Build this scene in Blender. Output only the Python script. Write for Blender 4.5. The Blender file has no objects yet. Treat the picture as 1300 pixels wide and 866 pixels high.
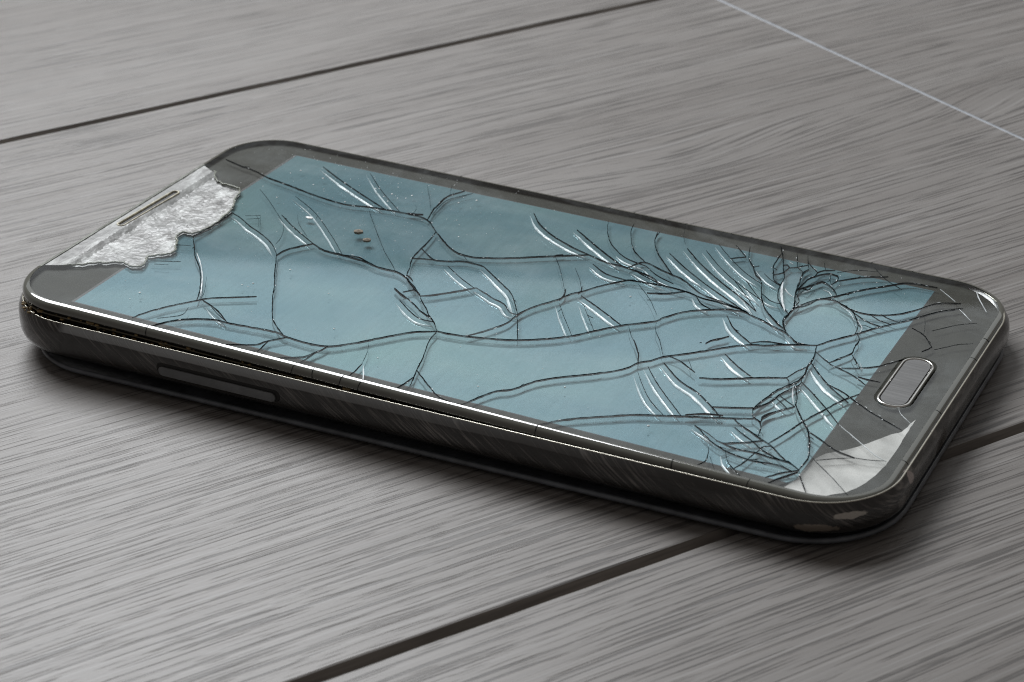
import bpy, bmesh, math, random
from mathutils import Vector, Matrix, noise
from mathutils.geometry import delaunay_2d_cdt

S = 0.001                       # everything below is written in millimetres
sc = bpy.context.scene
col = sc.collection

# ---------------------------------------------------------------- camera
cam_d = bpy.data.cameras.new('camera')
cam = bpy.data.objects.new('camera', cam_d); col.objects.link(cam)
PITCH, ROLL = 0.478442, -0.021199
cam.matrix_world = (Matrix.Translation((0.285*S, -295.570*S, 153.511*S))
                    @ Matrix.Rotation(math.pi/2 - PITCH, 4, 'X') @ Matrix.Rotation(ROLL, 4, 'Z'))
cam_d.sensor_width = 36; cam_d.lens = 76.977
cam_d.clip_start = 0.01; cam_d.clip_end = 50
cam_d.dof.use_dof = True; cam_d.dof.focus_distance = 0.318; cam_d.dof.aperture_fstop = 55
sc.camera = cam

# ---------------------------------------------------------------- light
w = bpy.data.worlds.new('World'); sc.world = w; w.use_nodes = True
bg = w.node_tree.nodes['Background']
bg.inputs[0].default_value = (1.0, 0.92, 0.86, 1); bg.inputs[1].default_value = 0.14
def area(name, loc, target, sx, sy, power, colr):
    d = bpy.data.lights.new(name, 'AREA'); d.shape = 'RECTANGLE'; d.size = sx; d.size_y = sy
    d.energy = power; d.color = colr
    o = bpy.data.objects.new(name, d); col.objects.link(o); o.location = loc
    o.rotation_euler = (Vector(target) - Vector(loc)).to_track_quat('-Z', 'Y').to_euler()
    return o
area('window_light', (-0.27, 0.57, 0.64), (-0.02, 0, 0), 0.56, 0.34, 10.5, (0.96, 0.98, 1.0))
area('back_fill_light', (0.10, 1.56, 1.42), (0, 0, 0.0), 3.2, 1.22, 7.0, (0.90, 0.96, 1.0))  # added fill lamp behind, gives the glass something bright to reflect
sc.view_settings.view_transform = 'Standard'; sc.view_settings.look = 'None'
sc.view_settings.exposure = 0; sc.view_settings.gamma = 1
sc.cycles.max_bounces = 10; sc.cycles.transparent_max_bounces = 40
sc.cycles.use_denoising = True; sc.cycles.denoising_prefilter = 'FAST'; sc.cycles.filter_width = 1.1
sc.cycles.caustics_reflective = False; sc.cycles.caustics_refractive = False

# ---------------------------------------------------------------- helpers
def obj(name, mesh, parent=None, mats=()):
    o = bpy.data.objects.new(name, mesh); col.objects.link(o)
    for m in mats: mesh.materials.append(m)
    if parent: o.parent = parent
    return o
def mesh_pd(name, vs, fs, smooth=False, mids=None):
    m = bpy.data.meshes.new(name)
    m.from_pydata([(x*S, y*S, z*S) for x, y, z in vs], [], fs); m.update()
    if smooth: m.polygons.foreach_set('use_smooth', [True]*len(m.polygons))
    if mids: m.polygons.foreach_set('material_index', mids)
    return m
def rrect(x0, x1, y0, y1, r, n=14, step=4.0):
    """rounded rectangle, counter-clockwise: list of (x, y, nx, ny)"""
    out = []
    for cx, cy, a0 in ((x1-r, y1-r, 0), (x0+r, y1-r, 90), (x0+r, y0+r, 180), (x1-r, y0+r, 270)):
        arc = []
        for k in range(n+1):
            a = math.radians(a0 + 90*k/n); arc.append((cx+r*math.cos(a), cy+r*math.sin(a), math.cos(a), math.sin(a)))
        if out:
            p, q = out[-1], arc[0]; L = math.hypot(q[0]-p[0], q[1]-p[1]); m = int(L//step)
            for i in range(1, m): out.append((p[0]+(q[0]-p[0])*i/m, p[1]+(q[1]-p[1])*i/m, q[2], q[3]))
        out += arc
    p, q = out[-1], out[0]; L = math.hypot(q[0]-p[0], q[1]-p[1]); m = int(L//step)
    for i in range(1, m): out.append((p[0]+(q[0]-p[0])*i/m, p[1]+(q[1]-p[1])*i/m, q[2], q[3]))
    return out
def sweep(outline, prof, fn, close_top=False, close_bot=False, mid=None):
    """prof: list of (offset outward, z) from top to bottom"""
    n = len(outline); vs = []; fs = []; mids = []
    for off, z in prof:
        for (x, y, nx, ny) in outline: vs.append(fn(x+nx*off, y+ny*off, z))
    for k in range(len(prof)-1):
        for i in range(n):
            j = (i+1) % n
            fs.append((k*n+i, (k+1)*n+i, (k+1)*n+j, k*n+j)); mids.append(mid[k] if mid else 0)
    if close_top: fs.append(tuple(range(n))); mids.append(mid[0] if mid else 0)
    if close_bot: fs.append(tuple(reversed(range((len(prof)-1)*n, len(prof)*n)))); mids.append(mid[-1] if mid else 0)
    return vs, fs, mids
def inside(p, poly):
    x, y = p; c = False; n = len(poly); j = n-1
    for i in range(n):
        xi, yi = poly[i][0], poly[i][1]; xj, yj = poly[j][0], poly[j][1]
        if (yi > y) != (yj > y) and x < (xj-xi)*(y-yi)/(yj-yi)+xi: c = not c
        j = i
    return c
def smooth_line(pts, step=0.55):
    """Catmull-Rom through the points, resampled"""
    if len(pts) < 2: return pts
    P = [Vector(p) for p in pts]; P = [P[0]*2-P[1]] + P + [P[-1]*2-P[-2]]; out = []
    for i in range(1, len(P)-2):
        a, b, c, d = P[i-1:i+3]; m = max(1, int((c-b).length/step))
        for k in range(m):
            t = k/m
            out.append(0.5*((2*b)+(c-a)*t+(2*a-5*b+4*c-d)*t*t+(3*b-a-3*c+d)*t**3))
    out.append(P[-2]); return out

# node helpers
def mat(name):
    m = bpy.data.materials.new(name); m.use_nodes = True; nt = m.node_tree
    return m, nt, nt.nodes['Principled BSDF'], nt.nodes['Material Output']
def N(nt, t, **kw):
    n = nt.nodes.new(t)
    for k, v in kw.items():
        if k.startswith('i_'): n.inputs[int(k[2:])].default_value = v
        else: setattr(n, k, v)
    return n
def L(nt, a, b): nt.links.new(a, b)
def ramp(nt, src, stops):
    r = N(nt, 'ShaderNodeValToRGB'); e = r.color_ramp.elements
    while len(e) < len(stops): e.new(0.5)
    for el, (p, c) in zip(e, stops): el.position = p; el.color = c if len(c) == 4 else (*c, 1)
    L(nt, src, r.inputs[0]); return r.outputs[0]
def g(v): return (v, v, v, 1)
def math_(nt, op, a, b=None, c=None):
    n = N(nt, 'ShaderNodeMath', operation=op)
    for i, v in enumerate((a, b, c)):
        if v is None: continue
        if isinstance(v, (int, float)): n.inputs[i].default_value = v
        else: L(nt, v, n.inputs[i])
    return n.outputs[0]
def mixc(nt, fac, a, b, mode='MIX'):
    n = N(nt, 'ShaderNodeMix', data_type='RGBA', blend_type=mode)
    for s, v in ((n.inputs[0], fac), (n.inputs[6], a), (n.inputs[7], b)):
        if isinstance(v, (int, float)): s.default_value = v
        elif isinstance(v, tuple): s.default_value = v if len(v) == 4 else (*v, 1)
        else: L(nt, v, s)
    return n.outputs[2]
def coords(nt, scale, rot=(0, 0, 0), loc=(0, 0, 0), src=None):
    if src is None: src = N(nt, 'ShaderNodeTexCoord').outputs['Object']
    m = N(nt, 'ShaderNodeMapping'); L(nt, src, m.inputs[0])
    m.inputs['Scale'].default_value = scale; m.inputs['Rotation'].default_value = rot; m.inputs['Location'].default_value = loc
    return m.outputs[0]
def noise_(nt, vec, scale=1.0, detail=2.0, rough=0.5, dist=0.0):
    n = N(nt, 'ShaderNodeTexNoise'); L(nt, vec, n.inputs['Vector'])
    n.inputs['Scale'].default_value = scale; n.inputs['Detail'].default_value = detail
    n.inputs['Roughness'].default_value = rough; n.inputs['Distortion'].default_value = dist
    return n.outputs['Fac']

# ---------------------------------------------------------------- materials
KNOTS = [(63.0, 43.0, 26, 9, 5.5), (143.0, 40.0, 24, 10, -7.5), (55.6, 70.2, 4, 1.5, 1.5), (-150.0, 175.0, 40, 12, 9.0)]
def wood_material():
    m, nt, b, out = mat('grey_laminate_wood')
    tc = N(nt, 'ShaderNodeTexCoord').outputs['Object']
    rnd = N(nt, 'ShaderNodeObjectInfo').outputs['Random']
    off = N(nt, 'ShaderNodeCombineXYZ'); L(nt, math_(nt, 'MULTIPLY', rnd, 37.0), off.inputs[0]); L(nt, math_(nt, 'MULTIPLY', rnd, 11.0), off.inputs[1])
    sc_ = N(nt, 'ShaderNodeVectorMath', operation='SCALE'); L(nt, tc, sc_.inputs[0]); sc_.inputs[3].default_value = 1000.0   # mm
    ad = N(nt, 'ShaderNodeVectorMath', operation='ADD'); L(nt, sc_.outputs[0], ad.inputs[0]); L(nt, off.outputs[0], ad.inputs[1])
    base = ad.outputs[0]
    # slow wander of the grain across the plank
    wn = noise_(nt, coords(nt, (0.007, 0.016, 0.02), src=base), 1, 1.5, 0.4)
    wander = math_(nt, 'MULTIPLY', math_(nt, 'SUBTRACT', wn, 0.5), 6.0)
    wn2 = noise_(nt, coords(nt, (0.035, 0.10, 0.1), src=base), 1, 2, 0.5)
    wander = math_(nt, 'ADD', wander, math_(nt, 'MULTIPLY', math_(nt, 'SUBTRACT', wn2, 0.5), 0.6))
    # knots: the grain swings round them
    tf = N(nt, 'ShaderNodeTexCoord'); M['floor_coords'] = tf
    kdark = None
    for kx, ky, rx, ry, amp in KNOTS:
        vm = N(nt, 'ShaderNodeVectorMath', operation='SUBTRACT'); L(nt, tf.outputs['Object'], vm.inputs[0]); vm.inputs[1].default_value = (kx*S, ky*S, 0)
        dv = N(nt, 'ShaderNodeVectorMath', operation='DIVIDE'); L(nt, vm.outputs[0], dv.inputs[0]); dv.inputs[1].default_value = (rx*S, ry*S, 1)
        ln = N(nt, 'ShaderNodeVectorMath', operation='LENGTH'); L(nt, dv.outputs[0], ln.inputs[0])
        fall = math_(nt, 'POWER', 2.718, math_(nt, 'MULTIPLY', math_(nt, 'MULTIPLY', ln.outputs['Value'], ln.outputs['Value']), -1.0))
        wander = math_(nt, 'ADD', wander, math_(nt, 'MULTIPLY', fall, amp))
        dk = math_(nt, 'MULTIPLY', math_(nt, 'POWER', fall, 2.0), 0.35); kdark = dk if kdark is None else math_(nt, 'MAXIMUM', kdark, dk)
    sx = N(nt, 'ShaderNodeSeparateXYZ'); L(nt, base, sx.inputs[0])
    cb = N(nt, 'ShaderNodeCombineXYZ'); L(nt, sx.outputs[0], cb.inputs[0]); L(nt, math_(nt, 'ADD', sx.outputs[1], wander), cb.inputs[1])
    p = cb.outputs[0]
    bands = noise_(nt, coords(nt, (0.004, 0.09, 1), src=p), 1, 3, 0.55)
    fib = noise_(nt, coords(nt, (0.008, 1.3, 1), src=p), 1, 2, 0.5)
    fine = noise_(nt, coords(nt, (0.03, 7.0, 1), src=p), 1, 2, 0.6)
    n1 = noise_(nt, coords(nt, (0.013, 1.45, 1), loc=(7, 3, 0), src=p), 1, 0, 0.5)       # long dark lines
    n2 = noise_(nt, coords(nt, (0.045, 2.3, 1), loc=(17, 5, 0), src=p), 1, 0.6, 0.5)     # pores
    n3 = noise_(nt, coords(nt, (0.11, 3.8, 1), loc=(5, 15, 0), src=p), 1, 0.6, 0.5)       # short flecks
    n4 = noise_(nt, coords(nt, (0.016, 2.0, 1), loc=(31, 8, 0), src=p), 1, 0, 0.5)        # pale ridges
    brk = noise_(nt, coords(nt, (0.09, 0.8, 1), loc=(3, 9, 0), src=p), 1, 3, 0.6)
    zone = noise_(nt, coords(nt, (0.006, 0.03, 1), loc=(13, 2, 0), src=p), 1, 2, 0.5)
    c = ramp(nt, bands, [(0.25, (0.162, 0.150, 0.141)), (0.5, (0.184, 0.172, 0.163)), (0.75, (0.210, 0.199, 0.190))])
    c = mixc(nt, 0.22, c, ramp(nt, fib, [(0.25, g(0.30)), (0.5, g(0.5)), (0.75, g(0.68))]), 'OVERLAY')
    c = mixc(nt, 0.40, c, ramp(nt, fine, [(0.25, g(0.32)), (0.75, g(0.66))]), 'OVERLAY')
    c = mixc(nt, math_(nt, 'MULTIPLY', ramp(nt, n4, [(0.60, g(0)), (0.72, g(1))]), 0.30), c, (0.34, 0.335, 0.33))
    pa = math_(nt, 'MULTIPLY', ramp(nt, n1, [(0.61, g(0)), (0.68, g(1))]), ramp(nt, brk, [(0.36, g(0.15)), (0.50, g(1))]))
    zz = math_(nt, 'MULTIPLY', math_(nt, 'SUBTRACT', zone, 0.5), 0.10)
    pb = ramp(nt, math_(nt, 'ADD', n2, zz), [(0.62, g(0)), (0.69, g(1))])
    pc = ramp(nt, math_(nt, 'ADD', n3, zz), [(0.66, g(0)), (0.74, g(1))])
    pall = math_(nt, 'MAXIMUM', math_(nt, 'MAXIMUM', math_(nt, 'MULTIPLY', pa, 0.62), math_(nt, 'MULTIPLY', pb, 0.70)), math_(nt, 'MULTIPLY', pc, 0.5))
    c = mixc(nt, math_(nt, 'MULTIPLY', kdark, bands), c, (0.10, 0.095, 0.09))
    c = mixc(nt, pall, c, (0.038, 0.034, 0.032))
    L(nt, c, b.inputs['Base Color'])
    b.inputs['Roughness'].default_value = 0.42; b.inputs['Specular IOR Level'].default_value = 0.36
    hgt = math_(nt, 'SUBTRACT', math_(nt, 'MULTIPLY', fib, 0.5), math_(nt, 'MULTIPLY', pall, 0.9))
    hgt = math_(nt, 'ADD', hgt, math_(nt, 'MULTIPLY', fine, 0.3))
    bp = N(nt, 'ShaderNodeBump'); bp.inputs['Strength'].default_value = 0.40; bp.inputs['Distance'].default_value = 0.00018
    L(nt, hgt, bp.inputs['Height']); L(nt, bp.outputs[0], b.inputs['Normal'])
    return m
M = {}
M['wood'] = wood_material()
def simple(name, colr, rough=0.5, metal=0.0, spec=0.5, nz=None, coat=0.0):
    m, nt, b, out = mat(name)
    b.inputs['Roughness'].default_value = rough; b.inputs['Metallic'].default_value = metal; b.inputs['Specular IOR Level'].default_value = spec
    b.inputs['Coat Weight'].default_value = coat
    if nz:
        sc_, amt = nz; f = noise_(nt, coords(nt, sc_), 1, 5, 0.6)
        lo = tuple(x*(1-amt) for x in colr); hi = tuple(min(1, x*(1+amt)) for x in colr)
        L(nt, ramp(nt, f, [(0.3, lo), (0.7, hi)]), b.inputs['Base Color'])
    else: b.inputs['Base Color'].default_value = (*colr, 1)
    return m
M['groove'] = simple('dark_groove_paint', (0.15, 0.135, 0.122), 0.8, nz=((60, 1500, 900), 0.35))
M['joint'] = simple('joint_edge_sheen', (0.25, 0.27, 0.30), 0.55, nz=((400, 400, 400), 0.2))  # pale blue tone paints the light reflecting off the bevel
M['core'] = simple('brown_fibre_core', (0.10, 0.08, 0.06), 0.9, nz=((800, 800, 800), 0.3))

def glass_material():
    m, nt, b, out = mat('clear_cover_glass'); nt.nodes.remove(b)
    back = N(nt, 'ShaderNodeNewGeometry').outputs['Backfacing']
    ior = math_(nt, 'SUBTRACT', 1.52, math_(nt, 'MULTIPLY', back, 1.52-1/1.52))
    fr = N(nt, 'ShaderNodeFresnel'); L(nt, ior, fr.inputs[0])
    tr = N(nt, 'ShaderNodeBsdfTransparent', i_0=(0.97, 0.985, 0.985, 1)); gl = N(nt, 'ShaderNodeBsdfGlossy')
    sm = noise_(nt, coords(nt, (90, 160, 90)), 1, 5, 0.65)
    L(nt, ramp(nt, sm, [(0.35, g(0.008)), (0.75, g(0.03))]), gl.inputs['Roughness'])
    mx = N(nt, 'ShaderNodeMixShader'); L(nt, fr.outputs[0], mx.inputs[0]); L(nt, tr.outputs[0], mx.inputs[1]); L(nt, gl.outputs[0], mx.inputs[2])
    # thin film of dust and finger grease
    f1 = noise_(nt, coords(nt, (45, 70, 60), loc=(0.2, 0.7, 0)), 1, 6, 0.68, 0.8); f2 = noise_(nt, coords(nt, (700, 240, 600), rot=(0, 0, 0.5)), 1, 3, 0.6)
    fm_ = math_(nt, 'MULTIPLY', ramp(nt, f1, [(0.42, g(0.008)), (0.68, g(0.085))]), ramp(nt, f2, [(0.3, g(0.5)), (0.7, g(1))]))
    df = N(nt, 'ShaderNodeBsdfDiffuse', i_0=(0.72, 0.78, 0.80, 1)); m2 = N(nt, 'ShaderNodeMixShader'); L(nt, math_(nt, 'MULTIPLY', fm_, math_(nt, 'SUBTRACT', 1.0, back)), m2.inputs[0])
    L(nt, mx.outputs[0], m2.inputs[1]); L(nt, df.outputs[0], m2.inputs[2])
    L(nt, m2.outputs[0], out.inputs['Surface']); return m
M['glass'] = glass_material()
def clear_material():
    m, nt, b, out = mat('bonded_underside'); nt.nodes.remove(b)
    L(nt, N(nt, 'ShaderNodeBsdfTransparent').outputs[0], out.inputs['Surface']); return m
M['clear'] = clear_material()
def half(name, colr, rough, op, nzs=None, metal=0.0, spec=0.5):
    m, nt, b, out = mat(name); b.inputs['Specular IOR Level'].default_value = spec
    b.inputs['Base Color'].default_value = (*colr, 1); b.inputs['Roughness'].default_value = rough; b.inputs['Metallic'].default_value = metal
    tr = N(nt, 'ShaderNodeBsdfTransparent'); mx = N(nt, 'ShaderNodeMixShader')
    if nzs:
        f = noise_(nt, coords(nt, nzs), 1, 4, 0.6); L(nt, ramp(nt, f, [(0.3, g(op*0.45)), (0.65, g(min(1, op*1.3)))]), mx.inputs[0])
    else: mx.inputs[0].default_value = op
    L(nt, tr.outputs[0], mx.inputs[1]); L(nt, b.outputs[0], mx.inputs[2]); L(nt, mx.outputs[0], out.inputs['Surface']); return m
M['crack'] = half('dark_crack', (0.006, 0.009, 0.010), 0.8, 1.0, (500, 500, 500), spec=0.0)
M['hair'] = half('hairline_crack', (0.015, 0.022, 0.026), 0.8, 0.55, (600, 600, 600), spec=0.0)
M['chip'] = simple('black_chip', (0.005, 0.006, 0.007), 0.7, spec=0.1)
M['streak'] = half('frosted_fracture_face', (0.80, 0.92, 0.95), 0.2, 0.78, (420, 420, 420))
M['pale'] = half('white_fracture_edge', (0.85, 0.90, 0.92), 0.3, 0.75, (300, 300, 300))
def display_material():
    m, nt, b, out = mat('teal_lcd_panel')
    f = noise_(nt, coords(nt, (20, 34, 10), loc=(0.3, 0.1, 0)), 1, 3, 0.55, 0.4)
    f2 = noise_(nt, coords(nt, (1500, 90, 10)), 1, 2, 0.5)
    c = ramp(nt, f, [(0.30, (0.140, 0.290, 0.315)), (0.44, (0.205, 0.365, 0.425)), (0.58, (0.265, 0.435, 0.475)), (0.75, (0.265, 0.455, 0.460))])
    c = mixc(nt, 0.2, c, ramp(nt, f2, [(0.3, g(0.4)), (0.7, g(0.6))]), 'OVERLAY')
    L(nt, c, b.inputs['Base Color'])
    b.inputs['Metallic'].default_value = 0.5; b.inputs['Roughness'].default_value = 0.05
    b.inputs['Specular IOR Level'].default_value = 0.3
    return m
M['display'] = display_material()
M['bezel'] = simple('black_bezel_paint', (0.046, 0.046, 0.038), 0.6, spec=0.08, nz=((300, 300, 300), 0.15))
M['ring'] = simple('polished_glass_edge', (0.105, 0.107, 0.092), 0.09, 0.0, 0.75, coat=0.5)
M['wall'] = simple('black_inner_frame', (0.010, 0.009, 0.008), 0.4, nz=((500, 500, 900), 0.5))
M['glue'] = simple('dried_brown_adhesive', (0.20, 0.135, 0.05), 0.5, nz=((900, 900, 900), 0.6))
M['steel'] = simple('brushed_steel', (0.21, 0.21, 0.21), 0.40, 0.85, nz=((200, 3000, 200), 0.18))
M['chrome'] = simple('chrome_trim', (0.75, 0.75, 0.72), 0.12, 1.0)
M['trim'] = simple('worn_bright_edge', (0.62, 0.60, 0.52), 0.25, 1.0, nz=((120, 400, 400), 0.12))
M['button'] = simple('dark_grey_button', (0.14, 0.145, 0.15), 0.35, 0.3, nz=((300, 300, 300), 0.2))
M['black'] = simple('recess_black', (0.004, 0.004, 0.004), 0.6)
M['cover'] = simple('dark_blue_grey_plastic', (0.10, 0.11, 0.125), 0.30, nz=((300, 300, 300), 0.4))
def frame_material():
    m, nt, b, out = mat('worn_black_metal_frame')
    tc = N(nt, 'ShaderNodeTexCoord').outputs['Object']
    sx = N(nt, 'ShaderNodeSeparateXYZ'); L(nt, tc, sx.inputs[0])
    al = math_(nt, 'SUBTRACT', sx.outputs[0], sx.outputs[2]); ac = math_(nt, 'ADD', sx.outputs[0], math_(nt, 'MULTIPLY', sx.outputs[2], 1.3))
    cv = N(nt, 'ShaderNodeCombineXYZ'); L(nt, math_(nt, 'MULTIPLY', al, 110.0), cv.inputs[0]); L(nt, math_(nt, 'MULTIPLY', ac, 2300.0), cv.inputs[1]); L(nt, math_(nt, 'MULTIPLY', sx.outputs[1], 400.0), cv.inputs[2])
    br = noise_(nt, cv.outputs[0], 1, 3, 0.6)       # slanting scuffs
    big = noise_(nt, coords(nt, (70, 70, 160)), 1, 4, 0.6)
    sc1 = math_(nt, 'MULTIPLY', ramp(nt, br, [(0.48, g(0)), (0.72, g(1))]), ramp(nt, big, [(0.38, g(0)), (0.62, g(1))]))
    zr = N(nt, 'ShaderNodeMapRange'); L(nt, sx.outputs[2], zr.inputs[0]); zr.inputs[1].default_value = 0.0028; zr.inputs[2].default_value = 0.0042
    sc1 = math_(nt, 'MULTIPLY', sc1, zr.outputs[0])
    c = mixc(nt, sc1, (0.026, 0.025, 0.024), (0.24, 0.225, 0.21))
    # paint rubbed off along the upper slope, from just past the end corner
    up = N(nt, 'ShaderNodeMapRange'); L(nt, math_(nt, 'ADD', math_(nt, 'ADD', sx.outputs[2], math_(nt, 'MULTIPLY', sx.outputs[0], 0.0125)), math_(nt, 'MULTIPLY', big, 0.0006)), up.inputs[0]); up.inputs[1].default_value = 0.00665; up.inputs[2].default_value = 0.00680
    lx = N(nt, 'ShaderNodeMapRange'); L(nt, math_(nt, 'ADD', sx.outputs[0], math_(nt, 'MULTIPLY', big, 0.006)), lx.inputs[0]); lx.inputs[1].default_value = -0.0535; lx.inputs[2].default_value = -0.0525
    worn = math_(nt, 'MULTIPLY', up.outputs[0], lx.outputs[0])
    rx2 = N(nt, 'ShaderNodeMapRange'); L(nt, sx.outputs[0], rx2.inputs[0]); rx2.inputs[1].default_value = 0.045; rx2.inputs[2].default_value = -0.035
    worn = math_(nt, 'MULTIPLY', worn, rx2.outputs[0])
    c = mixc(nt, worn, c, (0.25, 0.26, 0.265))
    def blot(cx, cy, cz, rx, ry, rz):
        vm = N(nt, 'ShaderNodeVectorMath', operation='SUBTRACT'); L(nt, tc, vm.inputs[0]); vm.inputs[1].default_value = (cx*S, cy*S, cz*S)
        dv = N(nt, 'ShaderNodeVectorMath', operation='DIVIDE'); L(nt, vm.outputs[0], dv.inputs[0]); dv.inputs[1].default_value = (rx*S, ry*S, rz*S)
        ln = N(nt, 'ShaderNodeVectorMath', operation='LENGTH'); L(nt, dv.outputs[0], ln.inputs[0])
        d = math_(nt, 'ADD', ln.outputs['Value'], math_(nt, 'MULTIPLY', math_(nt, 'SUBTRACT', noise_(nt, coords(nt, (900, 900, 900)), 1, 3, 0.6), 0.5), 1.1))
        return ramp(nt, d, [(0.85, g(1)), (1.0, g(0))])
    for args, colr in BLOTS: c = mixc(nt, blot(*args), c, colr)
    L(nt, c, b.inputs['Base Color'])
    b.inputs['Metallic'].default_value = 0.35; b.inputs['Coat Weight'].default_value = 0.55; b.inputs['Coat Roughness'].default_value = 0.12
    L(nt, ramp(nt, sc1, [(0, g(0.24)), (1, g(0.5))]), b.inputs['Roughness'])
    bp = N(nt, 'ShaderNodeBump'); bp.inputs['Strength'].default_value = 0.25; bp.inputs['Distance'].default_value = 0.0001
    L(nt, br, bp.inputs['Height']); L(nt, bp.outputs[0], b.inputs['Normal'])
    return m
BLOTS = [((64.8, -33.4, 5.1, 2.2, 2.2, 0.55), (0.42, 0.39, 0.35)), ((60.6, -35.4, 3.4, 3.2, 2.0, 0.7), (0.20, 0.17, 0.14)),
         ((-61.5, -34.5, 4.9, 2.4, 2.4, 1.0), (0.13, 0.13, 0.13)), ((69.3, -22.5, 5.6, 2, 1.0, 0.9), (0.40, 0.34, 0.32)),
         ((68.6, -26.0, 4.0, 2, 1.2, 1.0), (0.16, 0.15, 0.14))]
M['frame'] = frame_material()
def crushed_material():
    m, nt, b, out = mat('crushed_white_glass')
    f = noise_(nt, coords(nt, (520, 190, 200)), 1, 7, 0.68, 0.6)
    f2 = noise_(nt, coords(nt, (150, 90, 110), loc=(4, 2, 0)), 1, 3, 0.5, 0.4)
    c = ramp(nt, f, [(0.36, (0.10, 0.10, 0.096)), (0.47, (0.21, 0.21, 0.205)), (0.57, (0.36, 0.37, 0.36)), (0.67, (0.58, 0.60, 0.59))])
    c = mixc(nt, ramp(nt, f2, [(0.46, g(0)), (0.60, g(0.8))]), c, (0.20, 0.205, 0.20))
    L(nt, c, b.inputs['Base Color']); b.inputs['Roughness'].default_value = 0.38
    bp = N(nt, 'ShaderNodeBump'); bp.inputs['Strength'].default_value = 0.22; bp.inputs['Distance'].default_value = 0.0002
    L(nt, f, bp.inputs['Height']); L(nt, bp.outputs[0], b.inputs['Normal']); return m
M['crushed'] = crushed_material()
M['rim'] = simple('greenish_broken_edge', (0.27, 0.285, 0.24), 0.25, nz=((900, 900, 900), 0.35))
M['cream'] = simple('cream_slot_edge', (0.46, 0.43, 0.33), 0.4, nz=((700, 700, 700), 0.5))
def reflection_material():
    m, nt, b, out = mat('painted_window_reflection')  # pale tones stand for window light reflected in tilted glass
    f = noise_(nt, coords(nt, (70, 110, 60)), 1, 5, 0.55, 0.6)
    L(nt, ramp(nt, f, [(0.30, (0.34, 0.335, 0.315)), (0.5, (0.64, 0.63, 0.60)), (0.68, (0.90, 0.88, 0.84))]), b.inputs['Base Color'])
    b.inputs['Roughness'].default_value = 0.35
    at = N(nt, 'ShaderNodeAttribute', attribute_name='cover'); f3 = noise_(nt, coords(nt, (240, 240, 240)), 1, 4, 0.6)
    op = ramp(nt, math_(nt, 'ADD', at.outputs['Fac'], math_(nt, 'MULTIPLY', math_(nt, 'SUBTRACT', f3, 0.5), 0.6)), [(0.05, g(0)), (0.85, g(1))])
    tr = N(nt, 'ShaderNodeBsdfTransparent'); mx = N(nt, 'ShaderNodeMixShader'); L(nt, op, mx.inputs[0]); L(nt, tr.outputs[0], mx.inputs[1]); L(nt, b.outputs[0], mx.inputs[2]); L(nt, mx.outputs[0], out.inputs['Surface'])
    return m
M['patch'] = reflection_material()
M['dust'] = simple('white_glass_dust', (0.75, 0.78, 0.78), 0.5)
M['edge'] = half('pale_chipped_rim', (0.34, 0.355, 0.32), 0.25, 0.7, (500, 200, 500))
M['grit'] = simple('brown_grit', (0.20, 0.17, 0.13), 0.8, nz=((1500, 1500, 1500), 0.5))

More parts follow.
